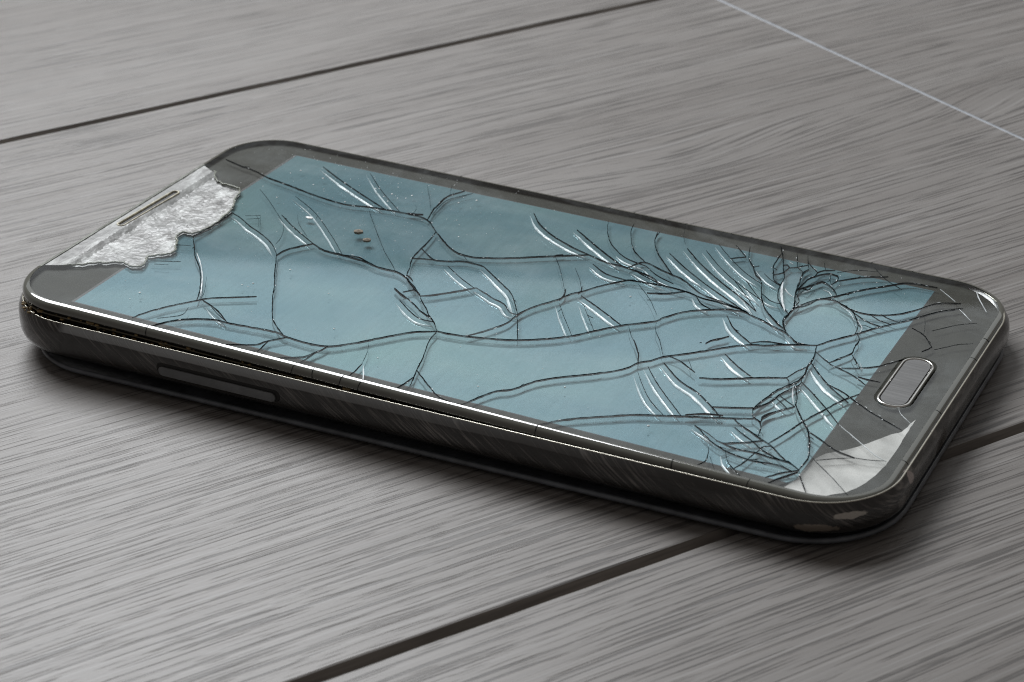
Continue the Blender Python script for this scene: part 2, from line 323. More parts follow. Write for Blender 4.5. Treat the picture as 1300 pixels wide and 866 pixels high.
# crack lines and damaged outlines on the phone's face, in millimetres from the middle of the screen (x to the home key, y across)
CRACKS=[
('d',1.2,[(-65.39,23.42),(-61.79,22.24),(-58.71,21.57),(-55.01,20.13),(-51.90,19.44),(-44.28,17.51),(-38.20,16.68),(-33.93,17.61),(-29.78,18.04),(-26.22,18.17),(-23.35,17.52),(-19.96,14.17)]),
('k',2.2,[(-27.44,18.40),(-26.09,18.59),(-24.93,19.12)]),
('f',1.0,[(-27.80,21.75),(-26.91,20.44),(-26.59,18.85)]),
('d',1.3,[(-19.96,14.17),(-19.35,10.71),(-18.99,6.78),(-18.57,3.76),(-17.29,0.46),(-16.32,-2.47)]),
('d',1.3,[(-23.36,17.52),(-24.33,21.37),(-24.67,24.76),(-24.79,27.40),(-23.35,30.63)]),
('k',2.0,[(-24.81,24.68),(-24.87,26.18),(-24.79,27.40)]),
('f',1.0,[(-23.55,19.58),(-24.03,22.86),(-24.01,26.28),(-21.68,30.24)]),
('f',0.9,[(-29.90,29.74),(-27.32,25.61),(-24.43,20.88)]),
('f',0.9,[(-26.28,31.66),(-24.87,28.27)]),
('d',1.3,[(-19.96,14.17),(-16.81,11.23),(-13.93,9.05),(-11.21,8.46),(-9.09,9.01),(-5.00,11.09),(-2.45,12.84),(0.65,14.89),(5.08,17.72)]),
('d',1.3,[(-19.06,7.60),(-17.05,5.94),(-15.32,4.84),(-13.30,5.37),(-11.07,6.55),(-8.78,6.52),(-7.53,6.30)]),
('s',1.5,[(-7.53,6.30),(-4.72,4.08),(-1.67,1.63),(0.72,-0.53),(4.39,-5.99)]),
('d',1.1,[(-18.55,3.70),(-16.98,4.37),(-15.32,4.84)]),
('f',1.0,[(-12.25,8.47),(-10.75,7.03)]),
('s',1.0,[(-12.52,3.88),(-8.79,1.07),(-5.39,-1.10)]),
('d',1.3,[(-11.30,-7.22),(-9.74,-5.99),(-7.36,-3.48),(-5.19,-0.86)]),
('s',1.4,[(-5.19,-0.86),(-2.73,-2.09),(-1.20,-2.94),(1.04,-3.82),(2.96,-5.86),(4.39,-5.99)]),
('d',1.2,[(4.39,-5.99),(6.12,-9.66),(7.86,-13.19)]),
('d',1.1,[(-14.23,-7.31),(-13.68,-6.60),(-13.13,-5.89),(-12.43,-6.15),(-11.28,-7.21)]),
('k',2.6,[(-15.94,-6.74),(-14.25,-7.95),(-12.91,-8.70)]),
('d',1.2,[(-12.91,-8.70),(-11.17,-9.84),(-8.66,-11.78),(-6.68,-12.74),(-5.35,-13.99),(-3.65,-16.21)]),
('s',1.2,[(-13.42,-9.79),(-10.71,-12.05),(-7.93,-13.80),(-5.46,-13.88)]),
('d',1.1,[(-11.30,-7.22),(-10.30,-8.56),(-8.28,-10.77),(-7.16,-12.19),(-5.35,-13.99)]),
('d',1.0,[(-16.32,-2.47),(-15.30,-3.65),(-12.99,-5.82),(-12.16,-6.41)]),
('k',1.8,[(-16.44,-1.89),(-15.55,-2.49),(-14.64,-3.30)]),
('k',2.4,[(-12.63,-5.96),(-11.95,-6.53),(-11.52,-6.92)]),
('d',1.3,[(-37.75,-5.16),(-37.34,-2.51),(-34.94,1.22)]),
('d',1.4,[(-34.94,1.22),(-32.01,-0.10),(-28.40,-0.22),(-24.64,-0.65),(-21.73,-1.50),(-17.78,-1.77),(-14.39,-4.24),(-11.58,-6.94)]),
('d',1.0,[(-28.66,-0.21),(-26.15,0.16),(-23.93,-0.67),(-21.78,-1.48)]),
('f',1.0,[(-33.30,16.17),(-28.57,10.04),(-23.87,4.20),(-20.37,0.41),(-18.48,-1.75)]),
('s',1.6,[(-49.24,28.44),(-43.15,24.56),(-36.46,20.75),(-31.25,17.89)]),
('s',0.9,[(-40.73,29.62),(-35.35,24.07),(-28.63,18.08)]),
('s',0.8,[(-46.92,15.65),(-40.64,11.40),(-34.16,5.38),(-28.78,-0.21)]),
('s',1.3,[(-45.00,8.21),(-40.27,4.68),(-34.94,1.22)]),
('f',0.8,[(-42.76,9.40),(-40.50,6.27),(-37.08,3.00)]),
('s',1.3,[(-52.48,5.23),(-50.09,4.08),(-47.27,2.23),(-44.19,0.57),(-40.73,-1.76),(-38.04,-4.64)]),
('d',1.2,[(-38.04,-4.64),(-36.56,-7.20),(-34.67,-10.58),(-32.16,-14.81),(-30.13,-18.57),(-27.12,-23.43),(-25.38,-25.37),(-22.60,-27.69)]),
('f',0.8,[(-36.68,-6.38),(-34.05,-11.11),(-31.43,-15.68)]),
('d',1.4,[(-52.48,5.23),(-52.40,1.89),(-52.48,-1.47),(-52.96,-5.40)]),
('d',1.3,[(-52.96,-5.40),(-50.47,-8.72),(-48.61,-11.30),(-45.68,-14.53),(-43.08,-18.14),(-40.91,-21.86),(-39.91,-24.10)]),
('k',1.8,[(-51.33,-7.53),(-50.25,-8.93)]),
('w',1.2,[(-49.02,-10.23),(-46.14,-13.51),(-43.48,-17.12),(-40.12,-22.64)]),
('f',0.8,[(-43.05,-16.58),(-40.62,-20.81),(-39.69,-23.19)]),
('d',1.1,[(-45.08,-33.16),(-44.27,-30.72),(-42.38,-27.39),(-39.80,-23.96),(-38.32,-22.29),(-32.76,-18.77)]),
('d',1.3,[(-41.79,-35.70),(-40.32,-32.66),(-38.25,-30.14),(-34.54,-28.19),(-31.47,-28.01),(-27.37,-27.55),(-24.20,-27.29),(-21.85,-27.87),(-18.40,-28.13),(-15.16,-27.53),(-12.41,-24.99),(-9.56,-21.42),(-6.56,-18.02),(-3.65,-16.21)]),
('d',1.3,[(-39.34,-23.44),(-35.86,-25.12),(-32.50,-27.57)]),
('s',0.9,[(-37.41,-24.38),(-34.81,-26.32),(-31.85,-28.03)]),
('f',0.9,[(-41.69,-31.66),(-40.13,-30.18),(-39.10,-28.86),(-39.69,-26.56)]),
('f',0.8,[(-53.63,-9.24),(-51.40,-8.42)]),
('f',0.8,[(-53.75,-15.95),(-49.43,-13.98)]),
('f',0.8,[(-52.58,-16.60),(-50.50,-15.82)]),
('d',1.1,[(-30.51,-35.18),(-27.10,-33.25),(-24.61,-31.95),(-23.70,-30.23),(-21.78,-27.88)]),
('d',1.0,[(-23.26,-33.69),(-23.46,-31.89),(-23.57,-30.07)]),
('d',1.2,[(-20.41,-34.48),(-18.56,-33.25),(-16.72,-32.01),(-15.76,-29.82),(-15.16,-27.53)]),
('d',1.0,[(-15.76,-29.82),(-16.01,-32.65),(-16.29,-34.59)]),
('d',1.1,[(-3.65,-16.21),(-3.20,-19.47),(-1.66,-24.12),(-0.72,-27.62),(0.17,-30.41),(0.78,-32.67)]),
('d',1.2,[(0.01,-29.92),(-0.32,-32.93),(-0.71,-35.04)]),
('d',1.0,[(-8.29,-29.93),(-8.11,-32.47),(-8.10,-34.42)]),
('f',0.8,[(-10.96,-23.54),(-9.52,-26.21),(-8.29,-29.93)]),
('w',1.3,[(-7.88,-30.38),(-6.01,-33.65),(-4.55,-37.05)]),
('d',1.1,[(-0.56,-28.12),(3.19,-31.41),(5.84,-33.51),(8.28,-34.10),(9.65,-33.82)]),
('d',1.3,[(9.65,-33.82),(10.65,-31.05),(12.00,-28.32),(13.73,-26.91),(15.25,-23.81),(17.57,-21.04),(21.09,-18.15),(24.29,-15.17),(25.54,-13.19),(26.06,-11.59),(27.31,-10.26),(28.58,-8.25),(30.75,-6.17),(33.55,-3.34),(35.70,-1.11),(38.45,1.16),(40.21,1.81),(42.89,3.49),(45.77,4.81),(46.83,5.31)]),
('d',1.0,[(38.00,1.47),(39.78,2.97),(42.82,3.44)]),
('d',1.3,[(46.81,5.27),(48.14,7.63),(50.55,11.14),(52.91,14.93),(55.89,18.79),(59.21,23.73),(62.18,26.77)]),
('d',1.3,[(-3.65,-16.21),(-1.17,-16.03),(2.56,-15.19),(7.17,-13.61),(10.83,-11.40),(14.20,-8.52),(16.56,-5.45),(19.41,-1.97),(23.26,1.63),(23.60,2.79),(24.90,5.10),(26.51,7.11),(28.96,8.84),(30.64,9.87),(32.02,10.30),(33.50,10.50),(34.80,9.87)]),
('d',1.4,[(34.80,9.87),(37.20,9.05),(39.64,7.75),(41.52,6.95),(42.26,6.22),(44.00,4.74),(45.88,4.86)]),
('s',0.9,[(42.26,6.22),(44.40,4.28),(45.52,4.69)]),
('d',1.2,[(0.77,-15.59),(2.56,-12.67),(4.09,-9.31),(4.39,-5.99),(5.17,-2.94),(7.57,1.58),(8.41,3.97),(9.44,5.27),(11.24,8.51),(14.12,12.34),(15.53,12.55)]),
('d',1.1,[(14.09,12.29),(17.47,12.87),(20.65,13.01),(24.01,12.65),(26.24,11.86),(29.49,11.63),(33.21,10.93),(34.80,9.87)]),
('k',2.6,[(4.36,-6.58),(4.42,-5.39),(4.60,-4.71)]),
('k',2.4,[(0.49,14.64),(0.74,15.26),(1.55,15.85)]),
('k',2.4,[(7.68,1.34),(7.75,2.87),(7.05,4.92)]),
('k',2.2,[(9.29,4.59),(9.38,5.54),(8.81,7.07)]),
('d',1.3,[(5.08,17.72),(8.64,16.53),(11.37,16.38),(13.54,15.94),(16.51,15.15),(18.37,13.78)]),
('s',1.7,[(-9.40,27.97),(-6.72,24.60),(-3.27,21.74),(1.36,19.18),(5.22,17.67)]),
('s',1.7,[(-0.46,25.35),(4.92,21.07),(8.45,18.44),(11.37,16.38)]),
('d',0.9,[(2.60,30.84),(4.01,27.29),(6.24,23.42),(9.10,20.41)]),
('s',1.3,[(9.10,20.41),(11.18,19.08),(14.60,18.08)]),
('d',1.0,[(6.71,31.72),(7.35,29.06),(8.54,26.31),(10.71,22.48),(14.19,19.08)]),
('d',1.1,[(11.54,30.85),(11.94,28.11),(13.09,25.39),(15.10,22.36),(19.50,17.07)]),
('k',1.8,[(11.40,30.35),(11.71,28.83)]),
('f',0.8,[(14.30,34.87),(15.64,30.91),(16.99,28.28)]),
('d',1.2,[(12.26,16.20),(13.77,19.24),(17.30,17.92),(21.57,16.27),(25.74,13.11),(29.99,11.97),(33.21,10.93)]),
('s',1.4,[(16.05,24.08),(20.26,20.28),(25.01,16.53)]),
('s',1.5,[(25.01,16.53),(29.39,13.52),(33.21,10.93)]),
('s',1.5,[(17.82,27.06),(21.88,22.73),(26.88,18.29),(30.98,15.11),(35.22,11.40)]),
('s',0.9,[(20.69,27.76),(25.10,22.84),(29.53,18.92),(34.95,14.93)]),
('s',0.8,[(21.67,30.75),(24.63,27.40),(28.84,23.23),(32.58,20.51)]),
('s',1.4,[(7.04,14.89),(10.35,12.68),(13.96,12.12)]),
('s',1.1,[(13.47,15.95),(16.91,14.20),(20.24,12.99)]),
('s',1.1,[(14.60,18.08),(17.57,15.71),(20.76,14.30)]),
('d',1.4,[(18.38,9.61),(20.96,10.74),(23.31,12.72)]),
('s',1.3,[(25.25,12.21),(26.98,10.01),(29.06,8.90)]),
('s',1.5,[(10.00,4.06),(14.50,1.23),(19.32,-2.08)]),
('f',1.0,[(0.71,14.76),(3.86,10.04),(7.28,4.14)]),
('s',0.8,[(8.24,0.15),(10.73,-3.52),(14.27,-8.43)]),
('f',1.0,[(5.20,12.33),(7.58,8.89),(9.27,5.79)]),
('s',0.8,[(11.36,1.79),(13.60,-1.43),(16.48,-5.56)]),
('f',0.8,[(15.99,11.78),(19.69,7.66),(22.66,3.34)]),
('f',1.1,[(23.26,1.63),(24.60,-1.65),(26.01,-3.71),(28.49,-8.17)]),
('f',1.1,[(20.28,-1.66),(21.78,-4.26),(23.27,-6.26)]),
('k',1.6,[(22.88,-5.63),(25.07,-9.15)]),
('k',1.8,[(24.88,-8.70),(26.24,-12.02)]),
('s',1.2,[(27.76,-12.03),(31.02,-16.20),(35.33,-20.89),(37.34,-23.00)]),
('s',1.7,[(29.27,-9.90),(33.26,-13.73),(36.73,-15.76),(39.87,-18.52),(42.29,-20.94)]),
('d',1.0,[(29.05,-7.80),(31.03,-8.31),(34.34,-10.56)]),
('f',0.9,[(32.03,-7.45),(34.09,-10.69)]),
('s',0.9,[(27.22,-14.29),(29.08,-17.21),(31.81,-20.86),(35.15,-23.96)]),
('d',1.4,[(35.39,-11.71),(38.21,-10.62),(42.30,-8.09),(46.22,-6.04)]),
('s',1.6,[(35.97,-3.36),(39.15,-6.19),(42.05,-8.24)]),
('s',1.6,[(31.80,8.14),(34.44,4.51),(38.42,1.14)]),
('d',1.3,[(40.01,-18.67),(43.13,-17.31),(45.14,-16.26),(46.11,-14.88),(46.67,-13.57)]),
('d',1.7,[(45.30,-16.68),(45.42,-14.87),(45.93,-12.22),(46.42,-9.80),(47.27,-8.00),(48.00,-6.14),(48.21,-3.95),(47.83,-1.51),(47.64,1.34),(46.81,5.27)]),
('d',1.2,[(45.35,-16.82),(46.59,-14.01),(47.18,-10.93),(48.00,-8.72),(48.60,-6.86),(48.12,-4.91)]),
('k',2.4,[(48.18,-3.70),(47.91,-2.26),(47.67,-0.26)]),
('d',1.1,[(46.22,-6.04),(46.83,-6.76),(47.82,-9.19)]),
('d',1.0,[(46.26,-6.09),(46.84,-3.88),(47.82,-1.40)]),
('d',1.3,[(20.70,-34.87),(21.36,-34.05),(23.59,-31.32),(27.05,-28.66),(31.51,-25.60),(34.91,-24.06),(37.84,-22.78),(42.26,-20.95),(46.30,-19.08)]),
('k',1.8,[(37.67,-22.38),(39.96,-20.93),(42.31,-20.20)]),
('d',1.3,[(45.14,-16.26),(45.99,-18.52),(47.51,-19.55)]),
('k',3.0,[(47.47,-19.45),(47.24,-18.23),(47.72,-16.76),(48.29,-15.84)]),
('d',1.5,[(48.13,-16.18),(49.11,-14.67),(50.09,-13.29)]),
('d',1.4,[(46.85,-19.10),(47.89,-20.56),(48.54,-23.48)]),
('d',1.4,[(50.09,-13.29),(49.59,-10.93),(48.25,-7.82),(48.00,-6.14)]),
('w',1.4,[(47.96,-7.97),(48.63,-10.17),(49.72,-12.87)]),
('d',1.4,[(49.97,-12.73),(52.34,-16.56),(53.88,-18.74),(55.20,-22.00),(56.15,-24.70),(56.38,-25.84),(56.28,-29.06)]),
('k',1.8,[(54.31,-19.47),(55.19,-21.84),(56.13,-24.36)]),
('d',1.2,[(56.28,-29.06),(57.10,-30.77),(59.00,-34.02)]),
('d',1.2,[(53.96,-18.93),(55.49,-19.81),(56.85,-20.74),(58.82,-22.04),(61.78,-22.79)]),
('f',0.8,[(61.78,-22.79),(63.81,-22.42),(65.71,-21.66)]),
('f',1.0,[(56.27,-24.75),(57.30,-25.82),(60.98,-29.17),(64.18,-32.40)]),
('d',1.2,[(50.38,-24.54),(51.86,-19.47),(52.44,-16.85),(53.96,-12.39),(55.27,-8.72),(56.83,-5.88)]),
('s',1.0,[(39.87,-24.50),(42.64,-25.94),(43.92,-26.90)]),
('d',1.3,[(43.92,-26.90),(44.93,-27.19),(47.03,-25.98),(49.58,-24.10)]),
('d',1.0,[(39.87,-24.50),(41.25,-25.58),(43.17,-27.29),(45.79,-28.83),(48.13,-29.45),(50.36,-29.66),(53.06,-29.16),(55.64,-29.80)]),
('d',1.3,[(44.93,-27.19),(47.17,-27.79),(49.57,-27.55),(51.44,-27.73),(53.31,-27.76),(54.33,-27.70),(56.28,-29.06)]),
('d',1.3,[(43.80,-20.24),(45.29,-21.55),(47.06,-22.54),(49.11,-23.84),(50.64,-24.68),(52.45,-26.29),(54.06,-27.72)]),
('s',1.1,[(44.86,-22.50),(46.35,-23.63),(48.96,-25.41)]),
('d',1.2,[(48.53,-25.11),(50.06,-26.38),(51.67,-27.15),(53.12,-27.75)]),
('d',1.0,[(49.78,-27.57),(50.14,-25.41),(50.97,-24.97)]),
('d',1.2,[(56.33,-29.16),(54.46,-30.90),(53.07,-32.86)]),
('k',1.9,[(56.37,-29.61),(55.36,-31.32),(54.48,-32.75),(53.60,-34.72)]),
('d',1.1,[(48.62,-32.71),(49.28,-30.45),(49.66,-27.56)]),
('s',0.9,[(45.98,-28.88),(47.36,-31.45),(48.62,-32.71),(50.51,-34.51)]),
('d',1.1,[(43.64,-29.03),(44.36,-30.84),(44.64,-32.64),(44.10,-34.05)]),
('f',0.8,[(44.74,-31.22),(46.23,-33.61),(47.62,-36.01)]),
('s',1.7,[(47.73,-0.05),(50.20,-3.16),(52.72,-5.87),(56.29,-8.93)]),
('d',1.0,[(52.14,-5.24),(54.95,-6.61),(57.94,-8.82),(60.83,-10.64),(65.12,-12.88)]),
('s',1.4,[(48.43,-6.16),(51.20,-8.83),(54.35,-12.19),(57.11,-15.38)]),
('w',0.9,[(57.11,-15.38),(60.15,-17.85),(63.83,-20.81),(65.78,-21.85)]),
('s',1.4,[(46.93,-12.25),(48.12,-13.20),(49.35,-14.34)]),
('d',0.9,[(47.10,-11.34),(50.05,-13.35)]),
('d',1.0,[(47.20,3.39),(50.23,0.82),(51.65,0.10),(54.24,-1.05),(56.83,-2.99)]),
('d',1.2,[(50.08,0.95),(51.08,3.15),(52.02,5.27),(51.80,7.34),(51.71,9.79),(50.76,11.47)]),
('s',1.0,[(53.06,3.94),(54.18,1.29)]),
('d',0.9,[(51.98,5.18),(54.53,1.50)]),
('d',1.1,[(51.72,0.06),(54.46,1.44),(56.86,3.50),(59.45,7.27)]),
('k',1.6,[(55.07,-1.14),(56.74,-1.31),(58.37,-1.23)]),
('d',1.4,[(41.52,6.95),(40.07,9.61),(39.81,12.36),(39.96,15.37),(42.23,19.84),(44.40,20.38)]),
('d',1.2,[(44.40,20.38),(47.51,18.46),(48.61,16.99),(50.04,14.13),(50.55,11.14)]),
('d',1.0,[(39.95,15.06),(41.26,16.94),(41.98,19.34)]),
('w',1.0,[(45.63,18.94),(47.55,17.60),(49.00,15.45)]),
('d',1.3,[(42.23,19.84),(43.97,21.65),(46.27,24.99),(49.71,28.79),(52.62,31.40),(56.83,31.78)]),
('d',1.2,[(44.40,20.38),(47.47,18.58),(50.60,18.33),(53.72,19.97),(55.93,22.59),(58.38,26.55),(61.53,28.20)]),
('d',1.0,[(47.99,17.82),(50.77,15.95),(53.16,15.25)]),
('d',0.9,[(50.60,18.33),(52.20,17.14),(54.23,16.64)]),
('d',0.9,[(51.95,19.04),(53.67,18.20),(55.19,17.88)]),
('f',0.9,[(49.90,14.20),(51.00,14.50),(52.35,14.06)]),
('w',1.2,[(49.68,15.23),(50.75,13.79),(51.10,11.99)]),
('d',1.1,[(42.42,26.75),(45.33,29.74),(49.01,31.98)]),
('f',0.9,[(41.58,29.63),(44.00,31.86),(47.15,32.89)]),
('d',1.2,[(33.82,33.18),(35.51,28.71)]),
('d',1.2,[(31.61,32.41),(31.98,27.73),(32.89,25.13),(33.92,22.65),(35.32,21.58)]),
('d',1.2,[(33.18,24.43),(34.15,25.80),(34.38,28.12),(33.79,28.77),(33.29,28.35)]),
('d',1.2,[(30.57,34.64),(32.26,31.00),(33.69,27.31),(34.96,24.06),(35.30,21.66),(35.97,18.63),(37.21,15.96),(39.75,12.90)]),
('w',2.6,[(35.37,22.55),(35.94,20.30),(37.25,16.80),(38.90,13.57)]),
('d',1.9,[(40.84,8.19),(39.75,10.39),(39.75,13.21),(39.72,15.22),(38.74,18.42),(38.08,21.01),(37.44,24.51),(36.98,27.30),(37.34,28.80)]),
('d',1.2,[(38.16,20.70),(38.27,23.66),(38.44,25.68),(39.48,27.74),(40.84,28.89),(41.98,28.63),(42.51,27.18),(42.16,25.28)]),
('d',1.4,[(38.18,21.29),(39.73,24.00),(40.59,25.52),(42.06,24.80),(43.53,23.04),(44.05,21.77)]),
('k',2.4,[(40.04,24.59),(40.56,25.63),(41.10,25.58)]),
('d',1.1,[(38.92,26.64),(38.92,28.32),(39.56,29.53),(41.06,30.32)]),
('d',1.0,[(35.47,33.60),(36.54,30.58),(37.34,28.80)]),
('d',0.9,[(36.38,31.02),(38.92,28.32)]),
('d',0.9,[(35.45,28.65),(36.83,27.22),(37.44,24.51)]),
('d',1.0,[(34.35,27.76),(35.51,28.71),(36.71,30.19)]),
('d',0.9,[(40.84,28.89),(41.44,26.62),(42.16,25.28)]),
('d',1.0,[(38.66,32.15),(39.71,29.61)]),
('d',1.0,[(38.54,21.91),(39.62,21.82),(39.73,24.00)]),
('d',1.0,[(38.32,20.05),(39.18,18.65),(39.82,17.33),(39.60,15.60)]),
('w',1.6,[(36.41,20.55),(37.36,19.36),(38.25,18.58)]),
('w',1.4,[(33.78,29.79),(34.57,29.32)]),
('w',1.4,[(37.81,29.48),(38.52,28.98)]),
('w',1.3,[(39.20,20.54),(39.97,21.79)]),
('w',1.3,[(41.67,22.90),(42.65,22.57),(43.52,21.56)]),
('d',1.3,[(26.30,32.38),(27.72,28.15),(29.44,25.51),(30.70,23.11),(32.12,21.70),(34.04,16.78),(35.82,13.17),(37.95,10.65),(39.40,9.01),(41.01,7.89)]),
('d',1.0,[(24.17,31.72),(27.13,28.47)]),
('d',1.1,[(25.27,26.77),(26.37,27.89),(27.13,28.47)]),
('f',0.9,[(26.03,25.48),(27.62,26.98)]),
('d',1.0,[(29.44,25.51),(30.10,26.38)]),
('s',0.9,[(28.20,20.09),(31.93,15.66),(35.22,11.40)]),
('s',0.9,[(30.05,20.61),(32.70,17.33),(34.48,15.28)]),
('s',0.9,[(31.75,24.10),(33.17,22.68),(35.41,21.17)]),
('s',1.0,[(33.75,17.53),(35.92,15.69),(37.63,15.45)]),
('s',1.1,[(37.52,11.16),(39.28,9.35),(40.33,8.37)]),
('w',1.0,[(30.37,24.24),(31.57,22.70),(32.27,21.78)]),
('f',1.0,[(46.17,33.96),(49.08,30.77),(52.25,28.59)]),
('w',0.9,[(57.31,31.41),(58.99,29.87),(60.59,28.31)]),
('w',0.9,[(61.82,26.13),(63.14,24.63),(64.54,23.05)]),
('d',0.9,[(57.35,16.97),(59.55,15.58),(61.65,12.51)]),
('k',1.8,[(60.81,10.42),(61.40,11.56),(61.70,12.53)]),
('f',1.0,[(58.07,21.09),(58.97,18.11),(59.55,15.58)]),
('f',0.9,[(60.21,17.34),(63.01,20.95),(65.41,22.93)]),
('f',0.9,[(62.18,11.69),(64.76,14.83),(66.68,16.26)]),
('f',0.9,[(57.48,-25.72),(59.55,-24.19),(61.78,-22.79)]),
('w',0.8,[(62.85,-7.00),(63.57,-8.60),(65.97,-10.99)]),
('w',1.1,[(62.43,33.20),(63.58,30.78),(65.67,27.13)]),
('f',0.8,[(-53.55,15.32),(-50.28,12.51),(-46.66,9.09),(-42.72,5.10),(-40.64,1.12),(-39.92,-1.82)]),
('f',0.7,[(-49.93,5.13),(-47.87,6.46)]),
('f',0.7,[(-49.09,4.13),(-47.27,5.33)]),
('f',0.7,[(-47.87,6.46),(-45.37,2.29)]),
('f',0.7,[(-48.64,6.28),(-46.99,4.55),(-45.52,1.91)]),
('k',1.8,[(32.35,-1.64),(32.66,-0.51),(33.45,0.48),(34.54,2.02)]),
('k',1.0,[(31.52,-1.88),(31.80,-1.73)]),
]
CRUSHED=[(-66.9,-25.1),(-64.7,-23.3),(-61.0,-20.4),(-57.3,-17.8),(-55.7,-18.6),(-54.0,-18.0),(-54.3,-16.2),(-55.3,-14.5),(-54.2,-13.3),(-52.5,-12.1),(-53.0,-10.0),(-54.3,-7.8),(-55.6,-6.1),(-55.5,-4.4),(-53.7,-4.5),(-53.0,-2.4),(-52.8,0.4),(-53.1,5.1),(-53.6,6.6),(-53.6,7.7),(-55.2,10.1),(-55.7,12.4),(-56.8,14.3),(-58.0,14.4),(-60.2,14.7),(-62.4,15.8),(-64.5,18.5),(-66.7,20.0)]
REFLECTION=[(56.5,-30.3),(56.5,-28.5),(56.9,-24.4),(57.8,-22.3),(59.3,-20.9),(61.3,-18.2),(63.9,-13.5),(64.9,-12.3),(65.6,-8.0),(65.7,-14.0),(65.8,-17.9),(65.7,-21.7),(65.3,-24.8),(64.8,-27.1),(64.1,-29.0),(63.3,-30.5),(61.3,-32.5),(59.6,-33.5),(57.6,-34.1),(55.5,-34.1)]  # outline of the painted window reflection
SLOT=[(-66.0,-6.7),(-65.5,7.7)]
GRIT=[(-30.4,7.6),(-27.7,5.6)]
CHIP=[(-40.3,9.1)]
DUST=[(-52.5,23.3),(-51.5,25.0),(-46.5,23.9),(-46.6,20.9),(-42.3,25.8),(-42.3,23.9),(-36.7,24.3),(-33.9,22.1),(-32.4,20.7),(-33.2,23.6),(-31.6,22.6),(-30.4,23.2),(-30.0,24.6),(-29.5,29.6),(-21.9,25.6),(-19.0,19.4),(-15.8,13.9),(-19.7,27.8),(-38.4,17.2),(-49.2,13.6),(-33.0,-8.8),(-23.7,-13.1),(-17.1,-22.7),(20.0,-23.1),(34.5,-27.7),(16.8,7.0),(9.3,-28.5),(-7.1,-27.6),(-48.8,-28.4),(-48.7,-26.0),(-35.6,-16.7),(-36.7,-16.6),(-35.5,-15.4)]

# ---------------------------------------------------------------- the floor
TH = 0.527518                                   # direction of the planks
floor_m = mesh_pd('floor', [(-1500, -1200, -9.2), (1500, -1200, -9.2), (1500, 1500, -9.2), (-1500, 1500, -9.2)], [(0, 1, 2, 3)])
floor = obj('floor', floor_m, None, [M['core']])
floor.rotation_euler = (0, 0, TH)
floor['kind'] = 'structure'
floor['label'] = 'grey wood grain laminate floor with dark grooves between planks'
def plank(x0, x1, y0, y1, parent):
    G, D, B = 1.32, 1.2, 0.32                      # half groove, groove depth, half joint
    cx, cy = (x0+x1)/2, (y0+y1)/2
    X0, X1, Y0, Y1 = x0-cx, x1-cx, y0-cy, y1-cy
    n = int((x1-x0)/4); vs = []; fs = []; mids = []
    prof = [(0.06, -9.0, 2), (0.10, -D, 1), (G-0.25, -0.10, 0), (G, 0.0, 0)]
    rows = [(Y0, 1, *p) for p in prof] + [(Y1, -1, *p) for p in reversed(prof)]
    for i in range(n+1):
        x = X0+B+(X1-X0-2*B)*i/n
        for k, (yb, sg, off, z, _) in enumerate(rows):
            j = 0.0
            if 2 <= k <= 5: j = 0.10*noise.noise(((x+cx)*0.11, yb+cy, 1)) + 0.07*noise.noise(((x+cx)*0.5, yb+cy, 4))
            vs.append((x, yb+sg*(off+j), z))
    R_ = len(rows); mt = [2, 1, 0, 0, 0, 1, 2]
    for i in range(n):
        for k in range(R_-1):
            fs.append((i*R_+k, (i+1)*R_+k, (i+1)*R_+k+1, i*R_+k+1)); mids.append(mt[k])
    fs += [tuple(reversed(range(R_))), tuple(range(n*R_, n*R_+R_))]; mids += [2, 2]
    m = mesh_pd('plank', vs, fs, mids=mids)
    o = obj('plank', m, parent, [M['wood'], M['groove'], M['core']])
    o.location = (cx*S, cy*S, 0)
    return o
M['floor_coords'].object = floor
W0 = -61.13; PW = 182.79; PL = 1280.0
stag = {0: 120.22, 1: 760.0, -1: 470.0, 2: 330.0, -2: -190.0, 3: 120.22, -3: 600.0, 4: 800.0, 5: 300.0}
for r in range(-3, 6):
    y0 = W0 + r*PW; y1 = y0 + PW; e = stag[r]
    xs = sorted({max(-1400, min(1400, e + k*PL)) for k in range(-2, 3)})
    for a, b_ in zip(xs[:-1], xs[1:]):
        if b_ - a > 5: plank(a, b_, y0, y1, floor)
    for e2 in xs[1:-1]:
        # strip added in each butt joint, its pale colour stands for reflected light
        n = 60; vs = []; fs = []
        for i in range(n+1):
            yy = y0+1.6+(y1-y0-3.2)*i/n; wv = 0.52+0.12*noise.noise((yy*0.09, e2, 0))
            dx = 0.05*noise.noise((yy*0.05, 7, e2))
            vs += [(e2-wv+dx, yy, -0.25), (e2-wv*0.5+dx, yy, 0.05), (e2+wv*0.1+dx, yy, 0.02), (e2+wv*0.5+dx, yy, 0.05), (e2+wv+dx, yy, -0.25)]
        for i in range(n):
            for k in range(4): fs.append((i*5+k, i*5+k+1, i*5+k+6, i*5+k+5))
        obj('joint_sheen_strip', mesh_pd('joint_sheen_strip', vs, fs, True), floor, [M['joint']])

